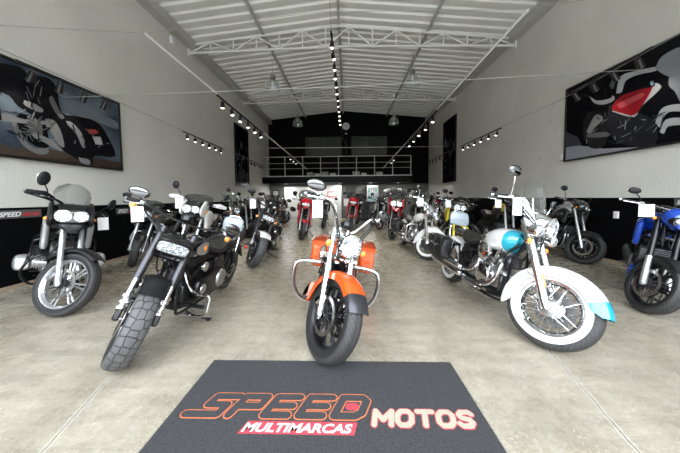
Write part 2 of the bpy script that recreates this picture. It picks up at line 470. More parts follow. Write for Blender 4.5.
def bar_set(root, T, pts, m='chrome', grip=.12, lever=True, r=.0125, gripm='plastic', box=True, levm='chrome', weights=True):
    # pts: left half of the bar from centre outwards
    L = [Vector(p) for p in pts]; Rr = [Vector((p.x, -p.y, p.z)) for p in L]
    b = MB(m, T); b.tube(Rr[::-1]+[p for p in L if p.y > 1e-4], r, n=8, k=5)
    o = b.build('handlebar', root)
    for s, Q in ((1, L), (-1, Rr)):
        e = Q[-1]; d = (Q[-1]-Q[-2]).normalized()
        g = MB(gripm, T); g.tube([e-d*grip, e-d*grip*.5, e+d*.006], [.019,.0165,.019], n=10, k=3)
        if weights: g.rod(e+d*.004, e+d*.028, .016, n=10, m=levm)
        g.build('grip', o)
        if lever:
            v = MB(levm, T); st = e-d*(grip+.03)
            v.tube([st+Vector((.03,0,0)), st+d*.05+Vector((.065,0,-.004)), e-d*.01+Vector((.055,0,-.01)), e+d*.012+Vector((.052,0,-.01))], [.008,.006,.006,.008], n=6, k=4)
            v.box(st+Vector((.0,0,0)), (.045,.045,.04), bev=.008, m=gripm if not box else levm)
            v.build('lever', o)
    return o

def finned_cyl(mb, base, top, r, fins=8, m='engine_black', edge=None):
    base = Vector(base); top = Vector(top); ax = (top-base); L = ax.length; prof = [(r*.8, 0)]
    for i in range(fins):
        h = L*(i+.2)/fins; prof += [(r*.78, h), (r*1.08, h+.003), (r*1.08, h+L/fins*.35), (r*.78, h+L/fins*.40)]
    prof.append((r*.8, L))
    mb.lathe(prof, base, ax=ax.normalized(), n=16, m=m)

def vtwin(root, cx, z0, s):
    # air-cooled 45 degree twin: crankcase, two finned barrels, rocker boxes, air cleaner, primary and gearbox
    case = s.get('case', 'engine_black'); top = s.get('rocker', 'black_metal'); prim = s.get('primary', 'black_metal')
    SM = Matrix.Translation((cx,0,z0)) @ Matrix.Diagonal((1.16,1.12,1.12,1)) @ Matrix.Translation((-cx,0,-z0))
    e = MB(case, SM)
    e.loft([(cx+.20,0,z0+.02,.06,.07),(cx+.14,0,z0+.02,.09,.12),(cx,0,z0+.02,.10,.15),(cx-.14,0,z0+.02,.10,.14),(cx-.3,0,z0+.0,.10,.13),(cx-.40,0,z0+.01,.08,.10)], e=3.5)
    e.lathe([(.02,.15),(.095,.145),(.105,.125),(.105,.09)], (cx-.01,0,z0+.02), ax=(0,-1,0), n=22, m=s.get('camcover', prim))
    e.box((cx+.22,0,z0+.05), (.09,.08,.1), bev=.02, m=case)
    e.lathe([(.035,0),(.04,.005),(.04,.09),(.03,.1)], (cx+.24,.0,z0-.02), ax=(1,0,-.2), n=16, m='chrome')
    eo = e.build('engine', root)
    for d, nm in ((1, 'front'), (-1, 'rear')):
        dx = math.sin(R(22.5))*d; dz = math.cos(R(22.5))
        b = Vector((cx+dx*.12, 0, z0+.02+dz*.12)); t = b+Vector((dx, 0, dz))*.20
        c = MB(case, SM); finned_cyl(c, b, t, .078, 9, m=s.get('barrel', case))
        c.build('cylinder', eo)
        h = MB(top, SM); hc = t+Vector((dx, 0, dz))*.045
        rm = roty(22.5*d)
        h.box(hc, (.145,.15,.07), rot=rm, bev=.016, m=case); h.box(hc+Vector((dx,0,dz))*.055, (.135,.13,.055), rot=rm, bev=.02)
        h.build('cylinder_head', eo)
        p = MB('chrome', SM)
        for yy, xx in ((-.098, .0), (-.104, .03)):
            p.rod((cx+d*(.03+xx), yy, z0+.10), (hc.x-d*.0+xx*d, yy, hc.z-.02), .008, n=6)
        p.build('pushrod_tube', eo)
    a = MB(s.get('aircleaner', 'chrome'), SM); ac = Vector((cx+.0, -.155, z0+.255))
    a.lathe([(.03,-.03),(.085,-.02),(.092,.0),(.09,.02),(.07,.034),(.02,.04)], ac, ax=(0,-1,0), n=24)
    a.build('air_cleaner', eo)
    pm = MB(prim, SM)
    P = [(cx+.10,z0+.0),(cx+.05,z0+.10),(cx-.08,z0+.10),(cx-.3,z0+.12),(cx-.42,z0+.09),(cx-.47,z0-.01),(cx-.42,z0-.11),(cx-.28,z0-.13),(cx-.05,z0-.10),(cx+.06,z0-.08)]
    pm.plate(P, .09, .165, inset=.88)
    pm.lathe([(.02,.03),(.085,.028),(.098,.012),(.1,0)], (cx-.34,.155,z0), ax=(0,1,0), n=26, m=s.get('derby', prim))
    pm.lathe([(.01,.02),(.045,.018),(.05,0)], (cx-.0,.155,z0), ax=(0,1,0), n=20, m=s.get('derby', prim))
    pm.build('primary_cover', eo)
    return eo

def tag_card(label, p, rot=(0,0,0), size=(.11,.17), group='white price cards hung on the motorcycles'):
    o = MB('paper'); 
    o.box((0,0,-size[1]/2), (.003,size[0],size[1]), bev=.001)
    b = o.build('price_tag'); b.location = p; b.rotation_euler = rot
    tag(b, label, 'price tag', None)
    s = MB('hose'); s.tube([(0,-.02,-.005),(0,0,.03),(0,.02,-.005)], .0012, n=5, k=4); s.build('string', b)
    return b

def place(name, label, cat, x, y, a, lean, group=None):
    root = thing(name, label, cat, (x, y, .002), (0,0,0), group)
    # heading a: 0 = nose straight towards the entrance (-Y), positive swings the nose to +X
    root.rotation_mode = 'XYZ'
    root.rotation_euler = (R(-lean), 0, R(a-90))
    root.matrix_basis = Matrix.Translation((x, y, .002)) @ Matrix.Rotation(R(a-90), 4, 'Z') @ Matrix.Rotation(R(-lean), 4, 'X')
    return root

def cruiser(label, x, y, a=0, lean=9, steer=32, s=None, name='cruiser_motorcycle', group=None):
    s = dict(dict(rf=.33, rr=.32, twf=.13, twr=.15, wb=1.63, rake=29, wheel='cast5', rim='black_metal', spoke=None, lip=None, tire='tire_groove',
        paint='black_paint', tank2=None, fend='black_paint', fork='chrome', slider='chrome', legw=.115, head='round', headr=.085, headz=.0, wind=False,
        bags=None, guard=False, sissy=False, bar='mid', barm='chrome', whitewall=False, ftip=None, ftipm=None, fa=(38,165), fdrop=.05, trim=None,
        exhaust='chrome', exh2='chrome', mirrors=True, th=.1, signals=True, boards=False, hi=1, frame='black_metal', disc=(-1,), seatm='seat_vinyl', badge=None, lamps=False, spoke_n=None), **(s or {}))
    root = place(name, label, 'motorcycle', x, y, a, lean, group)
    rf, rr, wb, rake = s['rf'], s['rr'], s['wb'], s['rake']
    A = Vector((0,0,rf)); T, u, perp = steer_matrix(A, rake, .055, steer)
    fwdp = -perp
    n = 44 if s['hi'] else 24
    wheel(root, 'front_wheel', A, rf, s['twf'], s['wheel'], T, s['tire'], s['rim'], s['spoke'], s['whitewall'], s['disc'], .15, s['th'], n, hub=.075 if s['wheel']=='wire' else .05, rimlip=s['lip'], s_big=s.get('bighub', False))
    wheel(root, 'rear_wheel', (-wb,0,rr), rr, s['twr'], s['wheel'], None, s['tire'], s['rim'], s['spoke'], s['whitewall'], (1,), .14, s['th'], n, rimlip=s['lip'])
    W = s['legw']; top = s.get('top', .80); hd = top-.14
    # fork
    for sd in (1, -1):
        f = MB(s['fork'], T); b = A+Vector((0, sd*W, 0))
        if s['fork'] == 'inverted':
            f.m = 'gunmetal'
            f.rod(b+u*.30, b+u*top, .031, n=14); f.rod(b+u*.05, b+u*.32, .021, n=12, m='chrome')
            f.box(b+u*.03, (.05,.045,.1), rot=roty(-rake), bev=.012, m='black_metal')
            for i in range(3): f.lathe([(.028,0),(.036,.004),(.036,.022),(.028,.026)], b+u*(.06+.045*i), ax=u, n=14, m='brushed')
        else:
            f.rod(b+u*.38, b+u*top, .024, n=14)
            lg = s.get('legr', 1); f.tube([b+u*-.03, b+u*.02, b+u*.30, b+u*.38], [.026*lg,.034*lg,.032*lg,.036*lg], n=14, k=1, m=s['slider'])
            f.rod(b+u*.38, b+u*top*.98, .036 if s['wind'] or s['head']=='nacelle' else .025, n=14)
            f.box(b+Vector((0,0,0)), (.07,.04,.06), rot=roty(-rake), bev=.014, m=s['slider'])
        fo = f.build('fork_leg', root)
        if sd in s['disc']:
            cal = MB('chrome' if s['slider']=='chrome' else 'black_metal', T); cc = A+Vector((-.13, sd*(s['twf']*.5+.02), .07))
            cal.box(cc, (.06,.055,.11), rot=roty(35), bev=.015); cal.build('brake_caliper', fo)
        if s.get('reflect') and sd == -1:
            q = MB('amber', T); q.box(b+u*.20+fwdp*.030, (.014,.026,.11), rot=roty(-rake), bev=.005); q.build('reflector', fo, label='amber reflector strip')
    tc = MB('black_metal' if s['fork'] != 'chrome' else 'chrome', T)
    for hgt in (top-.24, top-.04):
        tc.tube([A+u*hgt+Vector((0,W+.03,0)), A+u*hgt+perp*.035+Vector((0,.05,0)), A+u*hgt+perp*.035+Vector((0,-.05,0)), A+u*hgt+Vector((0,-W-.03,0))], .024, n=8, k=3)
    tc.rod(A+u*(top-.28)+perp*.055, A+u*top+perp*.055, .027, n=12)
    tc.build('triple_clamp', root)
    # front fender
    fender(root, 'front_fender', A, rf+.022, s['twf']+s.get('fw', .045), s['fa'][0], s['fa'][1], T, s['fend'], s['ftip'], s['ftipm'], drop=s['fdrop'], n=28 if s['hi'] else 14, ends=s.get('fends', 20), trim=s['trim'], flare=s.get('fflare', 0))
    for sd in (1,-1):
        fb = MB(s['fork'] if s['fork'] != 'inverted' else 'black_metal', T); fb.tube([A+Vector((0,sd*(s['twf']/2+.02),0))+u*.30, A+Vector((-.03,sd*(s['twf']/2+.024),0))+u*.22, A+Vector((-.10,sd*(s['twf']/2+.022),0))+u*.25], .008, n=6, k=3)
        fb.build('fender_bracket', root)
    H = A+u*hd+fwdp*.10
    # headlight
    if s['head'] == 'rect':
        h = MB('black_metal', T); hc = A+u*(hd-.04)+fwdp*.12
        h.loft([(hc.x-.10,0,hc.z,.06,.04),(hc.x-.05,0,hc.z,.115,.055),(hc.x+.0,0,hc.z,.135,.062),(hc.x+.022,0,hc.z,.132,.060)], e=4.5, n=28)
        h.loft([(hc.x+.02,0,hc.z,.118,.046),(hc.x+.028,0,hc.z,.118,.046)], e=4.5, n=28, m='headlight_bowl', k=1)
        for i in range(7):
            h.ball((hc.x+.027, -.09+.03*i, hc.z+(.012 if i % 2 else -.012)), (.01,.014,.016), n=8, m='lamp_led')
        ho = h.build('headlight', root)
        g = MB('lens_glass', T); g.loft([(hc.x+.03,0,hc.z,.122,.050),(hc.x+.042,0,hc.z,.110,.043),(hc.x+.044,0,hc.z,.05,.02)], e=4.5, n=28); g.build('lens', ho)
        b = MB('black_paint', T)   # small cowl over the lamp
        b.loft([(hc.x-.10,0,hc.z+.055,.10,.03),(hc.x-.02,0,hc.z+.066,.14,.022),(hc.x+.03,0,hc.z+.062,.12,.010)], e=3); b.build('headlight_cowl', root)
    else:
        hc = H+Vector((0.02,0,s['headz']))
        round_headlight(root, hc, s['headr'], T, 'chrome' if s['fork']=='chrome' else 'black_metal', ring='chrome')
        if s['head'] == 'nacelle':
            q = MB('chrome', T); q.loft([(hc.x-.16,0,hc.z+.03,.13,.09),(hc.x-.08,0,hc.z+.02,.125,.11),(hc.x-.015,0,hc.z,.10,.10)], e=2.4); q.build('nacelle', root)
    if s['lamps']:
        for sd in (1,-1):
            round_headlight(root, H+Vector((0,sd*.17,-.03)), .055, T, 'chrome', .08, name='passing_lamp')
        q = MB('chrome', T); q.tube([H+Vector((-.05,.2,-.06)), H+Vector((-.06,.0,-.09)), H+Vector((-.05,-.2,-.06))], .011, n=8, k=5)
        q.build('lamp_bar', root)
    # handlebar
    B = A+u*top+perp*.03
    if s['bar'] == 'mid':
        pts = [B+Vector((0,0,.05)), B+Vector((0,.09,.05)), B+Vector((.01,.20,.14)), B+Vector((-.06,.32,.15)), B+Vector((-.17,.43,.10))]
    elif s['bar'] == 'wide':
        pts = [B+Vector((0,0,.10)), B+Vector((0,.12,.10)), B+Vector((-.0,.30,.135)), B+Vector((-.05,.38,.13)), B+Vector((-.13,.47,.10))]
    elif s['bar'] == 'ape':
        pts = [B+Vector((0,0,.04)), B+Vector((0,.10,.04)), B+Vector((.03,.20,.21)), B+Vector((-.02,.30,.235)), B+Vector((-.12,.42,.21))]
    bo = bar_set(root, T, pts, m=s['barm'], levm='chrome' if s['barm']=='chrome' else 'brushed')
    r_ = MB(s['barm'], T)
    for sd in (1,-1): r_.rod(A+u*(top-.02)+perp*.03+Vector((0,sd*.045,0)), pts[0]+Vector((0,sd*.045,.0)), .016, n=10)
    g = pts[0]+Vector((-.0,0,.045))
    if s.get('gauge', 1):
        gb = MB('black_metal', T); gax = Vector((-.55,0,.8)).normalized()
        gb.lathe([(.02,-.04),(.045,-.03),(.052,0),(.052,.012),(.044,.014)], g, ax=gax, n=20); gb.lathe([(.001,.010),(.043,.010)], g, ax=gax, n=20, m='logo_white' if s.get('gw') else 'plastic', cap=False)
        gb.build('speedometer', root)
    r_.build('riser', root)
    if s['mirrors']:
        for sd in (1,-1):
            p = Vector(pts[-2]).lerp(Vector(pts[-1]), s.get('mpos', 0)); mirror_part(root, (p.x+.015, sd*(p.y-.0), p.z+.01), s.get('mup', .15), s.get('mout', .06), T, sd, s.get('msize', (.062,.040)), stem='chrome' if s['barm']=='chrome' else 'black_metal', back=s.get('mback', 'dark_chrome'))
    # hoses from the bar down to the frame
    hs = MB('hose', T)
    for sd, k in ((1,.0),(-1,.0),(-1,.03),(1,.03)):
        e = pts[-2]
        hs.tube([Vector((e.x+.01, sd*e.y, e.z)), Vector((e.x+.09+k, sd*e.y*.72, e.z-.07)), Vector((B.x+.12+k, sd*.09, B.z-.05)), A+u*(top-.25)+Vector((.02,sd*.05,0))], .0055, n=6, k=5)
    hs.build('control_cable', root)
    if s['signals']:
        for sd in (1,-1):
            if s.get('sigbar'):
                e = pts[-2]; signal(root, (e.x+.06, sd*(e.y+.03), e.z-.035), T, stalk=(e.x, sd*(e.y), e.z-.0), r=.027)
            else:
                signal(root, H+Vector((-.02, sd*(W+.07), s.get('sigz', -.07))), T, stalk=A+u*(top-.2)+Vector((0,sd*W,0)), r=s.get('sigr', .026))
    if s['wind']:
        wd = MB('clear_shield', T); grid = []
        for i in range(13):
            t = i/12; z = H.z-.02+t*.50; xb = H.x-.0-t*.17; row = []
            hwid = .22*math.sin(PI*(.28+.50*min(1,t*1.0))) if t < .8 else .22*math.sin(PI*.68)*math.sqrt(max(.05,1-((t-.8)/.23)**2))
            for j in range(13):
                q = j/6-1; row.append((xb-.10*q*q, q*hwid, z))
            grid.append(row)
        wd.skin(grid, .004); wo = wd.build('windshield', root)
        tb = MB('chrome', T); i = 4
        tb.tube([grid[i][j] for j in range(13)], .006, n=6, k=1)
        for sd in (2, 10):
            tb.tube([grid[0][sd], grid[4][sd], grid[7][sd]], .006, n=6, k=2)
            tb.rod(grid[4][sd], Vector(grid[4][sd])+Vector((-.08,0,-.04)), .006, n=6)
        tb.build('windshield_bracket', wo)
    # frame
    hx = (A+u*(top-.18)+perp*.055); ex = -wb*.465; z0 = s.get('ez', .36); LG = s.get('legr', 1)
    fr = MB(s['frame'])
    for sd in (1,-1):
        fr.tube([hx+Vector((0,sd*.02,-.02)), (hx.x-.05,sd*.08,hx.z-.28), (hx.x-.05,sd*.10,.28), (hx.x-.13,sd*.11,.19), (ex-.30,sd*.12,.18), (ex-.42,sd*.12,.26), (-wb+.30,sd*.10,.50), (-wb+.22,sd*.08,.60)], .014, n=8, k=5)
        fr.tube([(-wb,sd*.115,rr), (ex-.42,sd*.12,.30)], .018, n=8, k=1)
        fr.tube([(-wb+.02,sd*.12,rr+.03), (-wb+.12,sd*.12,rr+.22), (-wb+.28,sd*.10,.60)], .014, n=8, k=3)
    fr.tube([hx+Vector((0,0,.05)), (hx.x-.30,0,hx.z-.03), (ex-.15,0,.62), (-wb+.22,0,.60), (-wb-.05,0,.66)], .026, n=8, k=5)
    fr.build('frame', root)
    sk = MB('engine_black'); sk.loft([(ex+.30,0,.26,.09,.05),(ex+.10,0,.245,.12,.07),(ex-.25,0,.245,.12,.07),(ex-.42,0,.28,.09,.05)], e=3.5); sk.build('oil_pan', root)
    for sd in (1,-1):
        sh = MB('chrome'); p0 = Vector((-wb+.05,sd*.135,rr+.04)); p1 = Vector((-wb+.16,sd*.135,rr+.32)); d = (p1-p0)
        sh.rod(p0, p1, .012, n=8)
        for i in range(9): sh.lathe([(.024,0),(.032,.005),(.024,.010)], p0+d*(.18+i*.08), ax=d.normalized(), n=12, m='black_metal' if s['frame']!='chrome' else 'chrome')
        sh.build('shock_absorber', root)
    vtwin(root, ex+.06, z0, s)
    # oil cooler / rectifier in front of the engine
    oc = MB('gunmetal'); oc.box((hx.x-.15,0,.36), (.04,.20,.18), bev=.01)
    for i in range(6): oc.box((hx.x-.130,0,.31+i*.02), (.012,.14,.006), bev=.001)
    oc.build('regulator', root)
    wl = MB('hose')
    for k_, (yy, zz) in enumerate(((.05,.0),(-.05,.03),(.08,-.05),(-.09,-.04),(.02,.06),(-.02,-.09))):
        wl.tube([hx+Vector((.02,yy,-.04)), (hx.x-.12,yy*1.9,hx.z-.20+zz), (ex+.22,yy*1.6,.58+zz), (ex+.0,yy*2,.66+zz*.5), (-wb+.4,yy*1.7,.55+zz)], .008, n=6, k=4)
    wl.build('wiring_loom', root)
    hb = MB('engine_black'); hb.box((ex+.02,0,.66), (.42,.20,.13), bev=.03); hb.box((ex-.30,0,.42), (.22,.22,.30), bev=.03); hb.box((hx.x-.13,0,hx.z-.26), (.08,.16,.12), bev=.02, m='gunmetal'); hb.build('battery_box', root)
    hn = MB('chrome'); hn.lathe([(.02,-.03),(.05,-.02),(.055,0),(.05,.015),(.01,.02)], (ex+.06,.17,.60), ax=(0,1,0), n=20); hn.build('horn', root)
    # tank
    tz = s.get('tz', .80)
    tx = hx.x-.06
    t = MB(s['paint'])
    secs = [(tx,0,tz+.02,.05,.05),(tx-.05,0,tz+.01,.10,.09),(tx-.15,0,tz,.145,.115),(tx-.28,0,tz-.01,.150,.115),(tx-.42,0,tz-.035,.115,.09),(tx-.53,0,tz-.06,.06,.055),(tx-.56,0,tz-.065,.03,.03)]
    if s['tank2']:
        # front part in one colour, rear part in the other
        fine = [tuple(q) for q in secs]
        k_ = s.get('tks', 1); secs = [(q_[0],q_[1],q_[2],q_[3]*k_,q_[4]*k_) for q_ in secs]
        md = (tx-.10,0,tz+.005,.128*k_,.106*k_); t.loft(secs[:2]+[md], e=2.3, m=s['tank2'][0]); t.loft([md]+secs[2:], e=2.3, m=s['tank2'][1])
    else: t.loft(secs, e=2.3)
    to = t.build('fuel_tank', root)
    cp = MB('chrome')
    cp.lathe([(.034,0),(.036,.012),(.02,.018)], (tx-.2,-.05,tz+.105), ax=(0,-.25,1), n=18)
    if s.get('console', 1): cp.loft([(tx-.12,0,tz+.108,.02,.01),(tx-.2,0,tz+.118,.04,.014),(tx-.36,0,tz+.085,.035,.014),(tx-.5,0,tz+.0,.02,.012)], e=2.2)
    cp.build('fuel_cap', to)
    if s['badge']:
        for sd in (1,-1):
            bd = MB(s['badge'][0])
            if s['badge'][0] == 'silver_paint':
                bd.loft([(tx-.13,sd*.146,tz+.0,.003,.03),(tx-.2,sd*.150,tz,.004,.06),(tx-.3,sd*.150,tz-.005,.004,.066),(tx-.4,sd*.125,tz-.03,.004,.045)], e=2.2)
                bd.lathe([(.03,0),(.03,.008),(.02,.012)], (tx-.27,sd*.152,tz), ax=(0,sd,0), n=20, m='amber')
            else:
                for k_ in range(3): bd.ball((tx-.33-.035*math.cos(k_*2.1),sd*.143,tz-.01+.03*math.sin(k_*2.1)), (.028,.008,.022), n=10)
            bd.build('tank_badge', to)
    # seat
    se = MB(s['seatm']); sx = tx-.50
    se.loft([(sx+.04,0,tz-.04,.06,.03),(sx-.06,0,tz-.09,.12,.045),(sx-.2,0,tz-.125,.155,.05),(sx-.34,0,tz-.09,.15,.055),(sx-.42,0,tz-.04,.12,.045),(sx-.5,0,tz-.03,.105,.04),(sx-.68,0,tz-.02,.09,.035),(sx-.74,0,tz-.03,.06,.02)], e=2.6)
    se.build('seat', root)
    # rear fender
    fender(root, 'rear_fender', (-wb,0,rr), rr+.045, s['twr']+.055, 30, s.get('rfa', 165), None, s['fend'], drop=.10, n=24 if s['hi'] else 12, ends=25)
    st = MB(s['frame'] if s['exhaust'] != 'chrome' else 'chrome')
    for sd in (1,-1): st.tube([(-wb+.30,sd*.115,.60), (-wb+.1,sd*.12,rr+rr-.02), (-wb-.22,sd*.12,rr+.26)], .012, n=8, k=4)
    st.build('fender_strut', root)
    tl = MB('red_lens'); tl.ball((-wb-.33,0,rr+.22), (.03,.05,.035), n=12); tl.build('tail_light', root)
    for sd in (1,-1): signal(root, (-wb-.24,sd*.17,rr+.26), m='amber' if s['fork'] == 'chrome' else 'red_lens')
    # oil tank / side covers
    for sd in (1,-1):
        sc = MB(s['frame'] if s['paint'] != 'orange_paint' else 'orange_paint'); sc.plate([(ex-.22,.44),(ex-.40,.42),(ex-.47,.52),(ex-.42,.62),(ex-.25,.62)], sd*.10, sd*.15); sc.build('side_cover', root)
    # exhaust (right side)
    ex_ = MB(s['exhaust'])
    ex_.tube([(ex+.20,-.08,z0+.26), (ex+.30,-.13,z0+.18), (ex+.24,-.17,z0-.02), (ex+.0,-.18,z0-.10), (ex-.35,-.18,z0-.10)], .024, n=10, k=6)
    ex_.tube([(ex-.10,-.09,z0+.26), (ex-.04,-.15,z0+.16), (ex-.12,-.18,z0+.02), (ex-.35,-.185,z0-.02)], .024, n=10, k=6)
    for zz, y_ in ((z0-.10,-.185), (z0-.015,-.195)):
        ex_.tube([(ex-.33,y_,zz), (ex-.42,y_,zz), (-wb-.1,y_-.01,zz+.02), (-wb-.28,y_-.01,zz+.02)], [.030,.043,.045,.040], n=14, k=2, m=s['exh2'])
    ex_.build('exhaust', root)
    # controls
    for sd in (1,-1):
        fp = MB('black_metal' if s['fork'] != 'chrome' else 'chrome')
        if s['boards']:
            fp.loft([(ex+.30,sd*.27,.27,.035,.010,0),(ex+.22,sd*.27,.265,.05,.012),(ex-.02,sd*.27,.265,.05,.012),(ex-.08,sd*.27,.27,.03,.01)], e=3)
            fp.rod((ex+.1,sd*.12,.23), (ex+.1,sd*.26,.255), .012)
            fp.build('floorboard', root)
        else:
            fp.rod((ex+.28,sd*.12,.28), (ex+.30,sd*.25,.29), .011); fp.rod((ex+.30,sd*.22,.29), (ex+.30,sd*.34,.295), .019, n=12)
            fp.tube([(ex+.28,sd*.17,.28),(ex+.38,sd*.19,.31),(ex+.44,sd*.2,.36)], .008, n=6, k=3); fp.rod((ex+.44,sd*.19,.36), (ex+.44,sd*.26,.36), .011)
            fp.build('footpeg', root)
    k = MB('black_metal' if s['fork'] != 'chrome' else 'chrome'); ln = math.tan(R(lean))
    k.tube([(ex+.20,.12,.17), (ex+.16,.22,.11), (ex+.10,.31,.31*ln+.012)], .010, n=8, k=3); k.box((ex+.10,.315,.315*ln+.008), (.06,.035,.010), bev=.003)
    k.build('kickstand', root)
    if s['guard']:
        gd = MB(s.get('guardm', 'chrome'))
        gx = hx.x-.10
        for sd in (1,-1):
            gd.tube([(gx,sd*.08,.64), (gx+.03,sd*.18,.655), (gx+.04,sd*s.get('gw_', .33),.64), (gx+.045,sd*s.get('gw_', .33)*1.13,.56), (gx+.02,sd*s.get('gw_', .33)*1.08,.38), (gx-.0,sd*s.get('gw_', .33)*.86,.275), (gx-.04,sd*.16,.25), (gx-.05,sd*.09,.25)], .019, n=10, k=6)
        gd.build('engine_guard', root)
    if s.get('half_guard'):
        gd = MB('chrome')
        gx = hx.x-.12
        gd.tube([(gx,.09,.60), (gx,.16,.46), (gx+.0,.24,.40), (gx,.36,.40), (gx,.37,.33), (gx,.34,.20), (gx-.02,.14,.17)], .012, n=8, k=5)
        gd.tube([(gx,-.09,.60), (gx,-.16,.46), (gx+.0,-.24,.40), (gx,-.36,.40), (gx,-.37,.33), (gx,-.34,.20), (gx-.02,-.14,.17)], .012, n=8, k=5)
        gd.build('engine_guard', root)
    if s['bags'] == 'hard':
        for sd in (1,-1):
            b = MB(s['paint']); bx = -wb; bz = s.get('bagz', 0)
            by = sd*s.get('bagy', .285)
            b.loft([(bx+.30,by,.60+bz,.085,.11),(bx+.26,by,.58+bz,.105,.16),(bx+.05,by,.575+bz,.11,.175),(bx-.22,by,.57+bz,.105,.17),(bx-.30,by,.57+bz,.07,.13)], e=4.5)
            bo_ = b.build('saddlebag', root)
            l = MB(s['paint']); l.loft([(bx+.30,by,.725+bz,.085,.02),(bx+.26,by,.745+bz,.110,.028),(bx-.22,by,.745+bz,.110,.028),(bx-.30,by,.73+bz,.07,.02)], e=4); l.build('bag_lid', bo_)
            c_ = MB('chrome'); c_.box((bx+.05,by+sd*.112,.70+bz), (.07,.01,.05), bev=.004); c_.build('latch', bo_)
    elif s['bags'] == 'leather':
        for sd in (1,-1):
            b = MB('leather'); bx = -wb; by = sd*.26
            b.loft([(bx+.24,by,.52,.05,.10),(bx+.20,by,.50,.085,.15),(bx+.0,by,.49,.10,.165),(bx-.18,by,.50,.09,.155),(bx-.25,by,.52,.05,.10)], e=3.2)
            bo_ = b.build('saddlebag', root, label='black leather saddlebag')
            fl = MB('leather')
            fl.loft([(bx+.235,by+sd*.012,.59,.06,.07),(bx+.2,by+sd*.012,.60,.098,.075),(bx-.18,by+sd*.012,.60,.10,.075),(bx-.25,by+sd*.01,.59,.06,.06)], e=3.0); fl.build('bag_flap', bo_)
            for xx in (.10, -.09):
                q = MB('leather'); q.tube([(bx+xx,by+sd*.105,.66),(bx+xx,by+sd*.122,.58),(bx+xx,by+sd*.115,.42)], .012, n=6, k=3); q.box((bx+xx,by+sd*.128,.53), (.035,.008,.03), bev=.003, m='chrome'); q.build('strap', bo_)
            c_ = MB('chrome')
            for i in range(7): c_.ball((bx+.17-.055*i, by+sd*.115, .545-.01*math.sin(i)), .006, n=6)
            c_.build('stud', bo_, kind='stuff')
    if s['sissy']:
        q = MB('chrome'); sz = s.get('sissyz', 1.0); sx_ = -wb-.02
        q.tube([(sx_+.06,.125,.55), (sx_-.0,.125,.72), (sx_-.06,.10,sz-.12), (sx_-.08,.09,sz+.04), (sx_-.085,.0,sz+.07), (sx_-.08,-.09,sz+.04), (sx_-.06,-.10,sz-.12), (sx_-.0,-.125,.72), (sx_+.06,-.125,.55)], .009, n=8, k=5)
        q.build('sissy_bar', root)
        pd = MB(s.get('padm', 'pad_silver')); pc = Vector((sx_-.04,0,sz-.04))
        ring = []
        pd.plate([(-.13,-.09),(-.145,.0),(-.12,.085),(0,.10),(.12,.085),(.145,.0),(.13,-.09),(0,-.105)], -.025, .03, inset=.85)
        # the pad outline is laid in x-z; turn it to face fore and aft
        rm = Matrix.Rotation(R(90), 3, 'Z')
        pd.v = [Vector((rm@p))+pc+Vector((-.16*p.z,0,0)) for p in pd.v]
        pd.build('backrest_pad', root, label='glossy silver grey backrest pad' if s.get('padm', 'pad_silver') == 'pad_silver' else None)
    if s.get('rack'):
        q = MB('chrome')
        for yy in (-.07,0,.07): q.tube([(-wb+.02,yy,.80),(-wb-.2,yy,.79),(-wb-.34,yy,.74)], .006, n=6, k=3)
        q.build('luggage_rack', root)
    return root, T, pts

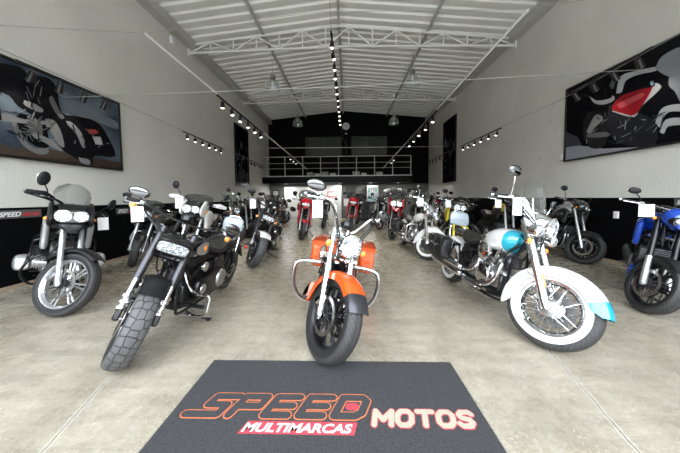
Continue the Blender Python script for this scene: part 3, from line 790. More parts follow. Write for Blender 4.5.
def sport(label, x, y, a=0, lean=8, steer=20, s=None, name='sport_motorcycle', group=None):
    s = dict(dict(style='naked', rf=.30, rr=.31, twf=.12, twr=.17, wb=1.42, rake=24, wheel='cast10', rim='black_metal', spoke=None, lip=None, tire='tire_groove', th=.075,
        paint='blue_paint', paint2='satin_black', fork='gold', beak=False, guards=False, wind='smoke_shield', windh=.16, barw=.38, boxer=False, crash=False, mirm='plastic', hi=1, ez=.40, fz=0, seatz=.82, screen=True, disc=(-1,1), forkm='brushed', rack=False, tail='satin_black', nosem=None, head='twin', mirh=.16, sliderm='alu'), **(s or {}))
    root = place(name, label, 'motorcycle', x, y, a, lean, group)
    rf, rr, wb, rake = s['rf'], s['rr'], s['wb'], s['rake']
    A = Vector((0,0,rf)); T, u, perp = steer_matrix(A, rake, .045, steer); fwdp = -perp
    n = 44 if s['hi'] else 24; Z = s['fz']
    wheel(root, 'front_wheel', A, rf, s['twf'], s['wheel'], T, s['tire'], s['rim'], s['spoke'], False, s['disc'], .155, s['th'], n, rimlip=s['lip'])
    wheel(root, 'rear_wheel', (-wb,0,rr), rr, s['twr'], s['wheel'], None, s['tire'], s['rim'], s['spoke'], False, (-1,), .12, s['th'], n, rimlip=s['lip'])
    W = .105; top = .70+Z
    for sd in (1,-1):
        f = MB(s['forkm'], T); b = A+Vector((0, sd*W, 0))
        f.rod(b+u*.30, b+u*top, .027, n=12, m=s['forkm']); f.tube([b+u*-.03, b+u*.04, b+u*.32], [.020,.030,.026], n=12, k=1, m=s['sliderm'])
        f.box(b, (.06,.035,.06), rot=roty(-rake), bev=.012, m=s['sliderm'])
        fo = f.build('fork_leg', root)
        cal = MB('black_metal' if not s['boxer'] else 'grey_cast', T); cal.box(A+Vector((-.125, sd*(s['twf']*.5+.025), .06)), (.06,.05,.10), rot=roty(30), bev=.014); cal.build('brake_caliper', fo)
    tc = MB('black_metal', T)
    for h in (.50+Z, .68+Z): tc.tube([A+u*h+Vector((0,W+.025,0)), A+u*h+perp*.035+Vector((0,.04,0)), A+u*h+perp*.035+Vector((0,-.04,0)), A+u*h+Vector((0,-W-.025,0))], .02, n=8, k=3)
    tc.rod(A+u*(.46+Z)+perp*.045, A+u*(.72+Z)+perp*.045, .026)
    tc.build('triple_clamp', root)
    fender(root, 'front_fender', A, rf+.02 if not s.get('hifend') else rf+.06, s['twf']+.03, 50, 150, T, s.get('fendm', s['paint2']), drop=.05, n=20 if s['hi'] else 10, ends=25)
    hx = A+u*(.60+Z)+perp*.045
    N = A+u*(.66+Z)+fwdp*.14     # nose centre
    # headlight unit and nose
    ns = s.get('ns', {'adv':1.28,'faired':1.3}.get(s['style'], 1.0)); NT = (T if s['style'] == 'naked' else Matrix.Identity(4)) @ Matrix.Translation(N) @ Matrix.Diagonal((ns,ns,ns,1)) @ Matrix.Translation(-N)
    nm = s['nosem'] or s['paint']
    q = MB(nm, NT)
    if s['style'] == 'adv':
        q.plate([(N.x-.22,N.z-.06),(N.x-.18,N.z+.12),(N.x-.05,N.z+.10),(N.x+.05,N.z+.02),(N.x+.06,N.z-.06),(N.x-.06,N.z-.10)], .11, .145, inset=.8)
        q.plate([(N.x-.22,N.z-.06),(N.x-.18,N.z+.12),(N.x-.05,N.z+.10),(N.x+.05,N.z+.02),(N.x+.06,N.z-.06),(N.x-.06,N.z-.10)], -.145, -.11, inset=.8)
        q.loft([(N.x-.15,0,N.z+.08,.11,.03),(N.x-.05,0,N.z+.085,.10,.02),(N.x+.04,0,N.z+.045,.08,.012)], e=2.5, m='plastic')
        q.build('nose_fairing', root)
        bk = MB(s['paint2'] if s.get('beakm') is None else s['beakm'], NT)
        bk.loft([(N.x-.12,0,N.z-.10,.13,.03),(N.x+.0,0,N.z-.085,.12,.026),(N.x+.12,0,N.z-.095,.075,.018),(N.x+.24,0,N.z-.125,.03,.010)], e=2.4)
        bk.build('beak', root)
        h = MB('black_metal', NT); h.loft([(N.x-.10,0,N.z,.11,.055),(N.x+.02,0,N.z,.118,.060),(N.x+.035,0,N.z,.112,.055)], e=3, n=26)
        for sd, rr_ in ((1,.045),(-1,.050)):
            h.lathe([(.01,-.02),(rr_*.6,-.015),(rr_,.005),(rr_*1.08,.008)], (N.x+.038,sd*.056,N.z), ax=(1,0,0), n=20, m='headlight_bowl'); h.ball((N.x+.036,sd*.056,N.z), .018, n=10, m='lamp_led')
        ho = h.build('headlight', root)
        g = MB('lens_glass', NT); g.loft([(N.x+.038,0,N.z,.115,.056),(N.x+.058,0,N.z,.10,.045),(N.x+.062,0,N.z,.05,.02)], e=3, n=26); g.build('lens', ho)
    else:
        q.loft([(N.x-.16,0,N.z+.03,.10,.08),(N.x-.08,0,N.z+.02,.135,.11),(N.x+.0,0,N.z-.0,.11,.10),(N.x+.045,0,N.z-.03,.06,.06)], e=2.3)
        q.build('nose_fairing', root)
        h = MB('black_metal', NT); h.loft([(N.x-.01,0,N.z-.015,.115,.066),(N.x+.035,0,N.z-.02,.10,.055)], e=2.6, n=26, k=1)
        for sd in (1,-1): h.ball((N.x+.035,sd*.045,N.z-.015), (.018,.042,.036), n=14, m='headlight_bowl')
        h.ball((N.x+.045,0,N.z-.02), (.012,.02,.02), n=10, m='lamp_led')
        ho = h.build('headlight', root)
        g = MB('lens_glass', NT); g.loft([(N.x+.036,0,N.z-.02,.10,.056),(N.x+.062,0,N.z-.02,.085,.045),(N.x+.066,0,N.z-.02,.04,.02)], e=2.4, n=24); g.build('lens', ho)
    if s['wind']:
        wd = MB(s['wind'], NT); grid = []
        K = 9
        for i in range(K):
            t = i/(K-1); row = []; hwid = (.15+.05*math.sin(PI*t))*s.get('windw', 1)*(1 if t < .75 else math.sqrt(max(.1, 1-((t-.75)/.28)**2)))
            for j in range(9):
                v = j/4-1; row.append((N.x-.02-t*s['windh']*.75-.09*v*v, v*hwid, N.z+.06+t*s['windh']))
            grid.append(row)
        wd.skin(grid, .004); wd.build('windshield', root)
    # bars
    B = A+u*(.74+Z)
    bw = s['barw']; bz = .10 if s['style'] == 'adv' else .05
    pts = [B+Vector((-.02,0,bz*.5)), B+Vector((-.02,.08,bz*.5)), B+Vector((-.02,.2,bz)), B+Vector((-.06,bw*.82,bz+.01)), B+Vector((-.12,bw+.05,bz))]
    bar_set(root, T, pts, m='black_metal', levm='brushed' if s['hi'] else 'chrome')
    db = MB('plastic', T); db.box(B+Vector((.0,0,.06+bz*.3)), (.03,.16,.08), rot=roty(-50), bev=.01); db.build('dashboard', root)
    if s['guards']:
        for sd in (1,-1):
            g = MB('plastic' if not s.get('guardc') else s['guardc'], T); e = pts[-1]
            g.skin([[ (e.x+.09+.03*math.sin(PI*j/6)-.05*(j/6), sd*(e.y-.20+.24*j/6), e.z-.045+.085*i/3*(1-.4*abs(j/3-1))+.02) for j in range(7)] for i in range(4)], .006)
            g.tube([(e.x,sd*(e.y+.02),e.z),(e.x+.06,sd*(e.y+.03),e.z),(e.x+.10,sd*(e.y-.05),e.z)], .007, n=6, k=3)
            g.build('hand_guard', root)
    for sd in (1,-1):
        p = pts[-2]; mirror_part(root, (p.x+.01, sd*(p.y-.01), p.z+.01), s['mirh'], .10, T, sd, s.get('msize', (.060,.042)), stem='black_metal', back=s['mirm'])
    for sd in (1,-1): signal(root, N+Vector((-.05, sd*.20, -.04)), T if s['style'] == 'naked' else None, body='plastic', r=.02, stalk=N+Vector((-.08,sd*.10,-.03)))
    hs = MB('hose', T)
    for sd in (1,-1):
        e = pts[-2]; hs.tube([Vector((e.x+.02,sd*e.y,e.z)), Vector((e.x+.10,sd*e.y*.7,e.z-.04)), B+Vector((.06,sd*.07,-.06)), A+u*.45+Vector((.03,sd*.04,0))], .005, n=6, k=4)
    hs.build('brake_hose', root)
    # frame
    ex = -wb*.48; z0 = s['ez']
    fr = MB(s.get('framem', 'black_metal'))
    for sd in (1,-1):
        fr.tube([hx+Vector((0,sd*.03,0)), (hx.x-.16,sd*.13,hx.z-.10), (ex-.10,sd*.14,.62), (ex-.26,sd*.12,.45), (ex-.28,sd*.11,.30)], .024, n=8, k=4)
        fr.tube([hx+Vector((0,sd*.03,-.10)), (ex+.24,sd*.13,.55), (ex-.08,sd*.13,.50)], .016, n=8, k=3)
        fr.tube([(ex-.15,sd*.10,.62), (ex-.45,sd*.10,.74), (-wb-.05,sd*.06,.84)], .013, n=8, k=3)
        fr.tube([(ex-.20,sd*.12,.48), (ex-.45,sd*.09,.70)], .012, n=8, k=1)
    fr.build('frame', root)
    sw = MB(s.get('swm', 'black_metal'))
    for sd in (1,-1): sw.tube([(ex-.22,sd*.10,.42), (-wb+.2,sd*.12,.38), (-wb-.02,sd*.12,rr)], [.03,.028,.024], n=8, k=3)
    sw.build('swingarm', root)
    e = MB('engine_black')
    e.loft([(ex+.24,0,z0-.04,.09,.08),(ex+.16,0,z0-.02,.14,.14),(ex-.02,0,z0,.17,.17),(ex-.18,0,z0,.15,.15),(ex-.28,0,z0,.10,.10)], e=4, m='engine_black')
    e.box((ex+.12,0,z0+.18), (.20,.24,.16), rot=roty(20), bev=.02, m='grey_cast' if s['boxer'] else 'engine_black')
    for sd in (1,-1):
        e.lathe([(.01,.05),(.085,.045),(.10,.03),(.105,0)], (ex-.10,sd*.14,z0-.02), ax=(0,sd,0), n=22, m='grey_cast'); e.lathe([(.01,.04),(.055,.035),(.06,0)], (ex+.10,sd*.13,z0-.05), ax=(0,sd,0), n=18, m='grey_cast')
    eo = e.build('engine', root)
    if s['boxer']:
        for sd in (1,-1):
            c = MB('alu'); finned_cyl(c, (ex+.12,sd*.13,z0+.02), (ex+.12,sd*.27,z0+.04), .075, 7, m='alu')
            c.loft([(ex+.02,sd*.32,z0+.04,.05,.06),(ex+.06,sd*.32,z0+.04,.07,.085),(ex+.19,sd*.32,z0+.04,.07,.085),(ex+.23,sd*.32,z0+.04,.05,.06)], e=3, m='alu')
            c.build('cylinder', eo)
    rd = MB('gunmetal')
    rd.box((ex+.32,0,.56), (.04,.28 if s['style']!='adv' else .2,.22), rot=roty(15), bev=.01)
    for i in range(9): rd.box((ex+.345+.004*i,0,.475+.02*i), (.006,.25 if s['style']!='adv' else .17,.005), bev=.001, m='brushed')
    rd.build('radiator', root)
    ep = MB('brushed')
    for yy in (-.09,-.03,.03,.09): ep.tube([(ex+.22,yy,z0+.20), (ex+.32,yy,z0+.08), (ex+.27,yy*.9,z0-.14), (ex+.1,yy*.5,z0-.20)], .017, n=8, k=4)
    ep.tube([(ex+.1,-.02,z0-.2), (ex-.2,-.10,z0-.2), (ex-.35,-.15,z0-.12)], .028, n=10, k=3)
    ep.tube([(ex-.35,-.15,z0-.12), (ex-.42,-.17,z0-.08), (-wb+.05,-.21,.50 if s['style']=='adv' else .42), (-wb-.12,-.22,.56 if s['style']=='adv' else .46)], [.03,.05,.055,.045], n=14, k=2, m=s.get('canm', 'gunmetal'))
    ep.build('exhaust', root)
    # tank and side panels
    t = MB(s['paint']); tz = .86+Z*.9; tx = hx.x-.05
    t.loft([(tx+.02,0,tz-.0,.06,.06),(tx-.04,0,tz+.01,.13,.10),(tx-.14,0,tz+.02,.175,.13),(tx-.26,0,tz+.01,.165,.125),(tx-.38,0,tz-.03,.10,.09),(tx-.46,0,tz-.06,.07,.05)], e=2.6, m=s.get('tankm', s['paint']))
    to = t.build('fuel_tank', root)
    cp = MB('black_metal'); cp.lathe([(.04,0),(.042,.01),(.02,.014)], (tx-.16,0,tz+.148), ax=(.1,0,1), n=18); cp.build('fuel_cap', to)
    for sd in (1,-1):
        p = MB(s['paint'])
        if s['style'] == 'adv':
            p.plate([(tx+.10,tz+.05),(tx-.10,tz+.12),(tx-.30,tz+.02),(tx-.26,tz-.12),(tx-.10,tz-.22),(tx+.02,tz-.26),(tx+.05,tz-.10)], sd*.15, sd*.215, inset=.82)
        elif s['style'] == 'faired':
            p.plate([(tx+.20,tz+.02),(tx+.05,tz+.06),(tx-.15,tz-.05),(tx-.22,tz-.25),(tx-.12,tz-.50),(tx+.10,tz-.56),(tx+.18,tz-.35),(tx+.16,tz-.15)], sd*.15, sd*.215, inset=.82)
        else:
            p.plate([(tx+.14,tz+.02),(tx-.02,tz+.07),(tx-.22,tz-.04),(tx-.20,tz-.12),(tx-.04,tz-.20),(tx+.06,tz-.24),(tx+.10,tz-.12)], sd*.15, sd*.21, inset=.82)
        p.build('side_fairing', root)
        if s.get('belly'):
            p = MB(s['belly']); p.plate([(ex+.34,.36),(ex+.20,.40),(ex-.05,.34),(ex-.25,.26),(ex-.2,.18),(ex+.2,.18),(ex+.32,.26)], sd*.12, sd*.18, inset=.85); p.build('belly_pan', root)
    se = MB('seat_vinyl'); sx = tx-.40; sz = s['seatz']
    se.loft([(sx+.04,0,sz+.02,.05,.03),(sx-.08,0,sz-.01,.12,.04),(sx-.2,0,sz-.0,.145,.045),(sx-.32,0,sz+.03,.13,.045),(sx-.44,0,sz+.07,.12,.04),(sx-.62,0,sz+.09,.10,.03)], e=2.8)
    se.build('seat', root)
    tp = MB(s['tail']); tp.loft([(sx-.18,0,sz-.06,.12,.04),(sx-.4,0,sz+.0,.13,.05),(sx-.62,0,sz+.05,.11,.04),(sx-.78,0,sz+.07,.05,.03)], e=2.6); tp.build('tail_cowl', root)
    tl = MB('red_lens'); tl.ball((sx-.78,0,sz+.06), (.03,.05,.02), n=10); tl.build('tail_light', root)
    pl = MB('plastic'); pl.tube([(sx-.66,0,sz),(sx-.76,0,sz-.16),(sx-.86,0,sz-.28)], [.04,.03,.03], n=8, k=3); pl.build('plate_holder', root)
    fender(root, 'rear_hugger', (-wb,0,rr), rr+.02, s['twr']+.02, 40, 110, None, 'plastic', drop=.04, n=12)
    for sd in (1,-1):
        fp = MB('black_metal'); fp.rod((ex-.22,sd*.12,.33), (ex-.22,sd*.26,.34), .012); fp.tube([(ex-.2,sd*.15,.33),(ex-.06,sd*.17,.31),(ex-.04,sd*.22,.31)], .007, n=6, k=2); fp.build('footpeg', root)
    k = MB('black_metal'); ln = math.tan(R(lean))
    k.tube([(ex+.0,.13,.22), (ex-.02,.21,.13), (ex-.06,.30,.30*ln+.012)], .011, n=8, k=3); k.box((ex-.06,.305,.305*ln+.008), (.06,.04,.010), bev=.003); k.build('kickstand', root)
    if s['crash']:
        c = MB(s['crash'])
        for sd in (1,-1):
            c.tube([(ex+.28,sd*.10,.62),(ex+.30,sd*.22,.60),(ex+.26,sd*.30,.50),(ex+.22,sd*.32,.38),(ex+.08,sd*.24,.24),(ex-.05,sd*.12,.22)], .013, n=8, k=5)
            c.tube([(ex+.28,sd*.10,.80),(ex+.26,sd*.25,.78),(ex+.20,sd*.27,.64),(ex+.26,sd*.30,.50)], .012, n=8, k=4)
        c.build('crash_bar', root)
    if s['rack']:
        c = MB('black_metal')
        for yy in (-.08,0,.08): c.tube([(sx-.5,yy,sz+.14),(sx-.75,yy,sz+.15)], .008, n=6, k=1)
        for xx in (-.52,-.72): c.tube([(sx+xx,-.1,sz+.14),(sx+xx,.1,sz+.14)], .008, n=6, k=1)
        for sd in (1,-1): c.tube([(sx-.45,sd*.10,sz+.0),(sx-.5,sd*.24,sz-.1),(sx-.7,sd*.25,sz-.15),(sx-.72,sd*.1,sz+.02)], .008, n=6, k=3)
        c.build('luggage_rack', root)
    return root, T, pts
POSTER_L = [('poster_ground',[(3.267,1.907),(3.811,2.012),(4.395,2.05),(4.849,2.063),(5.224,2.068),(5.216,1.911),(4.387,1.906),(3.728,1.894),(3.266,1.882)]),('poster_ground2',[(3.276,2.065),(3.523,2.032),(3.936,2.103),(4.397,2.083),(4.148,1.978),(3.585,1.918),(3.269,1.932)]),('poster_cloud',[(4.157,2.978),(4.502,3.029),(4.898,2.937),(5.173,2.898),(5.163,2.737),(4.709,2.777),(4.287,2.792)]),('poster_cloud',[(3.778,3.154),(3.996,3.184),(4.211,3.128),(4.35,3.053),(4.115,3.012),(3.868,3.055)]),('poster_black',[(3.855,2.813),(3.986,3.009),(4.144,2.744),(4.384,2.76),(4.709,2.777),(4.911,2.609),(5.104,2.178),(4.671,2.118),(4.615,1.936),(4.452,1.948),(4.342,2.009),(4.155,2.104),(4.05,2.236),(3.92,2.548)]),('poster_black',[(3.334,3.148),(3.554,3.213),(3.657,3.23),(3.76,3.155),(3.838,3.205),(3.999,3.234),(4.111,3.111),(4.118,2.912),(4.143,2.718),(3.961,2.551),(3.802,2.559),(3.59,2.647),(3.497,2.765),(3.316,2.815)]),('poster_ring',[(3.488,2.481),(3.535,2.255),(3.629,2.075),(3.771,1.996),(3.89,2.007),(3.934,2.063),(3.897,2.13),(3.775,2.072),(3.661,2.15),(3.579,2.311),(3.541,2.476)]),('poster_black',[(3.547,2.479),(3.619,2.546),(3.802,2.559),(3.914,2.45),(3.938,2.138),(3.777,2.105),(3.663,2.187),(3.589,2.314)]),('poster_chrome',[(3.297,2.461),(3.483,2.501),(3.616,2.478),(3.799,2.502),(3.961,2.551),(3.958,2.501),(3.757,2.433),(3.577,2.408),(3.293,2.373)]),('poster_chrome',[(3.666,2.765),(3.775,2.76),(3.888,2.706),(3.865,2.651),(3.751,2.659),(3.656,2.702)]),('poster_grey',[(3.689,2.523),(3.838,2.514),(3.868,2.341),(3.82,2.186),(3.729,2.258),(3.689,2.386)]),('poster_chrome',[(3.913,2.57),(4.038,2.574),(4.126,2.407),(4.159,2.183),(4.078,2.192),(3.992,2.348),(3.923,2.452)]),('poster_chrome',[(4.207,2.625),(4.302,2.622),(4.445,2.489),(4.501,2.252),(4.447,2.241),(4.366,2.442),(4.236,2.566)]),('poster_grey',[(4.026,2.976),(4.123,2.762),(4.187,2.681),(4.13,2.638),(4.035,2.757),(3.981,2.909)]),('poster_tail',[(4.54,2.569),(4.699,2.612),(4.755,2.557),(4.591,2.504)]),('poster_plate',[(4.645,2.472),(4.799,2.497),(4.84,2.351),(4.695,2.332)]),('poster_chrome',[(4.368,2.035),(4.553,2.019),(4.559,1.928),(4.415,1.943)]),('poster_chrome',[(3.751,2.31),(3.945,2.262),(4.111,2.137),(4.09,2.092),(3.899,2.179),(3.74,2.252)])]
POSTER_R = [('poster_floor',[(5.888,2.43),(5.605,2.357),(5.296,2.269),(5.049,2.183),(4.574,2.112),(4.436,2.095),(5.044,2.075),(5.889,2.068)]),('poster_floor2',[(5.9,2.724),(5.613,2.55),(5.499,2.348),(5.886,2.374)]),('poster_tire',[(5.466,2.866),(5.39,2.968),(5.169,2.943),(5.012,2.668),(4.988,2.37),(5.079,2.213),(5.295,2.243),(5.435,2.444),(5.499,2.684)]),('poster_dark2',[(4.97,3.001),(4.46,2.66),(4.26,2.446),(4.224,2.091),(4.673,2.176),(4.888,2.346),(5.012,2.668)]),('poster_silver',[(5.371,3.304),(5.208,3.161),(4.974,3.106),(4.91,3.138),(4.89,3.04),(5.084,3.032),(5.269,3.136)]),('poster_silver',[(4.858,3.156),(4.797,3.433),(4.536,3.403),(4.254,3.33),(4.275,3.273),(4.524,3.33),(4.712,3.312),(4.764,3.145)]),('poster_red',[(4.924,2.95),(4.762,3.078),(4.314,3.037),(4.334,2.942),(4.497,2.693),(4.607,2.677),(4.887,2.835)]),('poster_silver',[(4.607,2.671),(4.497,2.687),(4.323,2.962),(4.287,3.084),(4.201,3.017),(4.213,2.941),(4.455,2.761),(4.549,2.626),(4.881,2.822),(4.887,2.847)]),('poster_silver2',[(4.277,3.308),(4.197,3.458),(3.952,3.457),(3.938,3.138),(4.077,3.092),(4.185,3.191)]),('poster_silver2',[(4.095,3.101),(3.937,3.115),(3.916,2.614),(4.011,2.833),(4.089,2.958)]),('poster_silver',[(4.239,2.44),(4.187,2.608),(4.094,2.656),(3.916,2.614),(3.911,2.514),(4.072,2.554),(4.154,2.462),(4.176,2.348)]),('poster_silver',[(4.173,2.275),(4.104,2.447),(3.907,2.409),(3.903,2.317),(4.073,2.334),(4.121,2.237)]),('poster_chrome',[(5.408,2.596),(5.258,2.863),(5.148,2.858),(5.084,2.749),(5.248,2.628),(5.307,2.539)]),('poster_grey',[(5.386,2.559),(5.004,2.491),(4.967,2.394),(5.37,2.473)]),('poster_red2',[(4.833,2.951),(4.474,2.999),(4.427,2.929),(4.752,2.855)]),('poster_badge',[(4.343,3.144),(4.31,3.144),(4.276,3.099),(4.273,3.039),(4.305,3.033),(4.34,3.078)]),('poster_badge2',[(4.33,3.123),(4.309,3.124),(4.288,3.094),(4.286,3.059),(4.306,3.054),(4.328,3.083)]),('poster_grey',[(4.984,3.351),(4.909,3.486),(4.87,3.457),(4.915,3.264)])]
# ------------------------------------------------------------------ the hall
XL, XR, YF, YB = -4.83, 5.03, -0.6, 15.6
XM, ZE, ZR = -.2, 6.02, 6.50
def struct(o): o['kind'] = 'structure'; return o
for nm, c, r in (('poster_ground',(.05,.034,.026),.5),('poster_ground2',(.075,.055,.042),.5),('poster_cloud',(.16,.19,.22),.4),('poster_black',(.008,.008,.01),.25),('poster_ring',(.20,.20,.20),.4),('poster_chrome',(.24,.24,.24),.35),
    ('poster_grey',(.12,.12,.12),.4),('poster_tail',(.35,.05,.05),.4),('poster_plate',(.45,.45,.45),.4),('poster_floor',(.30,.31,.35),.4),('poster_floor2',(.06,.06,.07),.4),('poster_tire',(.015,.015,.017),.4),('poster_dark2',(.02,.02,.024),.3),
    ('poster_silver',(.48,.48,.50),.35),('poster_silver2',(.26,.28,.31),.35),('poster_red',(.30,.012,.02),.3),('poster_red2',(.50,.08,.09),.3),('poster_badge',(.02,.02,.02),.4),('poster_badge2',(.4,.5,.65),.4),
    ('poster_bg',(.006,.006,.008),.25),('logo_orange',(.62,.17,.06),.9),('mat_red',(.48,.05,.07),.9),('mat_white',(.46,.42,.32),.9),('mat_pinkwhite',(.75,.62,.60),.9)):
    mat(nm, [v*.8 for v in c] if nm.startswith('poster') else c, 0, r, noise=.12, nscale=6, spec=.12 if nm.startswith('poster') else .3)
# sky of the printed photograph on the left banner
m = mat('poster_sky', (.05,.07,.1), 0, .3, spec=.12); nt = m.node_tree; b = nt.nodes['Principled BSDF']
tc = nt.nodes.new('ShaderNodeTexCoord'); n = nt.nodes.new('ShaderNodeTexNoise'); n.inputs['Scale'].default_value = 1.6; n.inputs['Detail'].default_value = 4
cr = nt.nodes.new('ShaderNodeValToRGB'); cr.color_ramp.elements[0].color = (.022,.032,.05,1); cr.color_ramp.elements[1].color = (.12,.15,.18,1); cr.color_ramp.elements[0].position = .35; cr.color_ramp.elements[1].position = .7
nt.links.new(tc.outputs['Object'], n.inputs['Vector']); nt.links.new(n.outputs['Fac'], cr.inputs[0]); nt.links.new(cr.outputs[0], b.inputs['Base Color'])

def nodes_mat(name):
    m = bpy.data.materials.new(name); m.use_nodes = True; M[name] = m
    return m.node_tree, m.node_tree.nodes['Principled BSDF']
def N_(nt, t, **kw):
    n = nt.nodes.new(t)
    for k, v in kw.items(): setattr(n, k, v)
    return n
def mth(nt, op, *a):
    n = nt.nodes.new('ShaderNodeMath'); n.operation = op
    for i, v in enumerate(a):
        if isinstance(v, (int, float)): n.inputs[i].default_value = v
        else: nt.links.new(v, n.inputs[i])
    return n.outputs[0]
def mixc(nt, f, a, b):
    n = nt.nodes.new('ShaderNodeMix'); n.data_type = 'RGBA'
    if isinstance(f, (int, float)): n.inputs[0].default_value = f
    else: nt.links.new(f, n.inputs[0])
    for i, v in ((6, a), (7, b)):
        if isinstance(v, tuple): n.inputs[i].default_value = (*v, 1)
        else: nt.links.new(v, n.inputs[i])
    return n.outputs[2]
def noise(nt, vec, sc, det=6, rough=.55):
    n = nt.nodes.new('ShaderNodeTexNoise'); n.inputs['Scale'].default_value = sc; n.inputs['Detail'].default_value = det; n.inputs['Roughness'].default_value = rough
    nt.links.new(vec, n.inputs['Vector']); return n.outputs['Fac']
def ramp(nt, f, lo, hi):
    n = nt.nodes.new('ShaderNodeMapRange'); n.inputs[1].default_value = lo; n.inputs[2].default_value = hi; nt.links.new(f, n.inputs[0]); return n.outputs[0]

# polished concrete
nt, b = nodes_mat('concrete')
tc = N_(nt, 'ShaderNodeTexCoord'); V = tc.outputs['Object']
mp = N_(nt, 'ShaderNodeMapping'); mp.inputs['Rotation'].default_value = (0,0,.6); mp.inputs['Scale'].default_value = (1, .35, 1); nt.links.new(V, mp.inputs[0])
n1 = noise(nt, mp.outputs[0], 1.6, 8, .62); n2 = noise(nt, V, 9, 8, .65); n3 = noise(nt, V, 60, 4, .6); n4 = noise(nt, mp.outputs[0], 6, 8, .7)
c = mixc(nt, ramp(nt, n1, .32, .68), (.225,.192,.138), (.425,.388,.300))
c = mixc(nt, mth(nt, 'MULTIPLY', ramp(nt, n2, .5, .75), 0.32), c, (.44,.425,.365))
mp2 = N_(nt, 'ShaderNodeMapping'); mp2.inputs['Rotation'].default_value = (0,0,-.25); mp2.inputs['Scale'].default_value = (.5, 2.2, 1); nt.links.new(V, mp2.inputs[0])
n5 = noise(nt, mp2.outputs[0], 3.5, 10, .72); n6 = noise(nt, V, 150, 3, .7); n7 = noise(nt, mp.outputs[0], 14, 6, .7)
c = mixc(nt, mth(nt, 'MULTIPLY', ramp(nt, n5, .42, .70), .80), c, (.165,.142,.106))
c = mixc(nt, mth(nt, 'MULTIPLY', ramp(nt, n4, .40, .75), .30), c, (.42,.40,.34))
c = mixc(nt, mth(nt, 'MULTIPLY', ramp(nt, n7, .55, .75), .35), c, (.47,.45,.39))
c = mixc(nt, mth(nt, 'MULTIPLY', ramp(nt, n6, .48, .70), .60), c, (.11,.097,.075))
c = mixc(nt, mth(nt, 'MULTIPLY', ramp(nt, n3, .55, .72), .55), c, (.58,.555,.47))
# saw-cut joints and hairline cracks
sp = N_(nt, 'ShaderNodeSeparateXYZ'); nt.links.new(V, sp.inputs[0])
wob = mth(nt, 'MULTIPLY', mth(nt, 'SUBTRACT', noise(nt, V, 3, 3), .5), .05)
jR = mth(nt, 'ABSOLUTE', mth(nt, 'SUBTRACT', mth(nt, 'ADD', sp.outputs[0], wob), mth(nt, 'ADD', 1.10, mth(nt, 'MULTIPLY', sp.outputs[1], .273))))
jL = mth(nt, 'ABSOLUTE', mth(nt, 'SUBTRACT', mth(nt, 'ADD', sp.outputs[0], wob), mth(nt, 'SUBTRACT', -1.19, mth(nt, 'MULTIPLY', sp.outputs[1], .31))))
jj = mth(nt, 'MINIMUM', jR, jL)
jY = mth(nt, 'LESS_THAN', sp.outputs[1], 3.0)
c = mixc(nt, mth(nt, 'MULTIPLY', mth(nt, 'MULTIPLY', mth(nt, 'LESS_THAN', jj, .016), jY), .5), c, (.50,.48,.41))
c = mixc(nt, mth(nt, 'MULTIPLY', mth(nt, 'MULTIPLY', mth(nt, 'LESS_THAN', jj, .005), jY), .85), c, (.12,.11,.09))
vr = N_(nt, 'ShaderNodeTexVoronoi'); vr.feature = 'DISTANCE_TO_EDGE'; vr.inputs['Scale'].default_value = .55
dv = N_(nt, 'ShaderNodeVectorMath', operation='ADD'); nz = N_(nt, 'ShaderNodeTexNoise'); nz.inputs['Scale'].default_value = 2.5; nt.links.new(V, nz.inputs['Vector'])
sc_ = N_(nt, 'ShaderNodeVectorMath', operation='SCALE'); sc_.inputs[3].default_value = .9; nt.links.new(nz.outputs['Color'], sc_.inputs[0]); nt.links.new(V, dv.inputs[0]); nt.links.new(sc_.outputs[0], dv.inputs[1]); nt.links.new(dv.outputs[0], vr.inputs['Vector'])
c = mixc(nt, mth(nt, 'MULTIPLY', mth(nt, 'MULTIPLY', mth(nt, 'LESS_THAN', vr.outputs['Distance'], .0035), ramp(nt, n1, .52, .6)), .20), c, (.12,.105,.085))
nt.links.new(c, b.inputs['Base Color'])
nt.links.new(mth(nt, 'ADD', .17, mth(nt, 'MULTIPLY', ramp(nt, n2, .3, .75), .25)), b.inputs['Roughness'])
bp = N_(nt, 'ShaderNodeBump'); bp.inputs['Strength'].default_value = .10; bp.inputs['Distance'].default_value = .01
nt.links.new(n3, bp.inputs['Height']); nt.links.new(bp.outputs[0], b.inputs['Normal'])

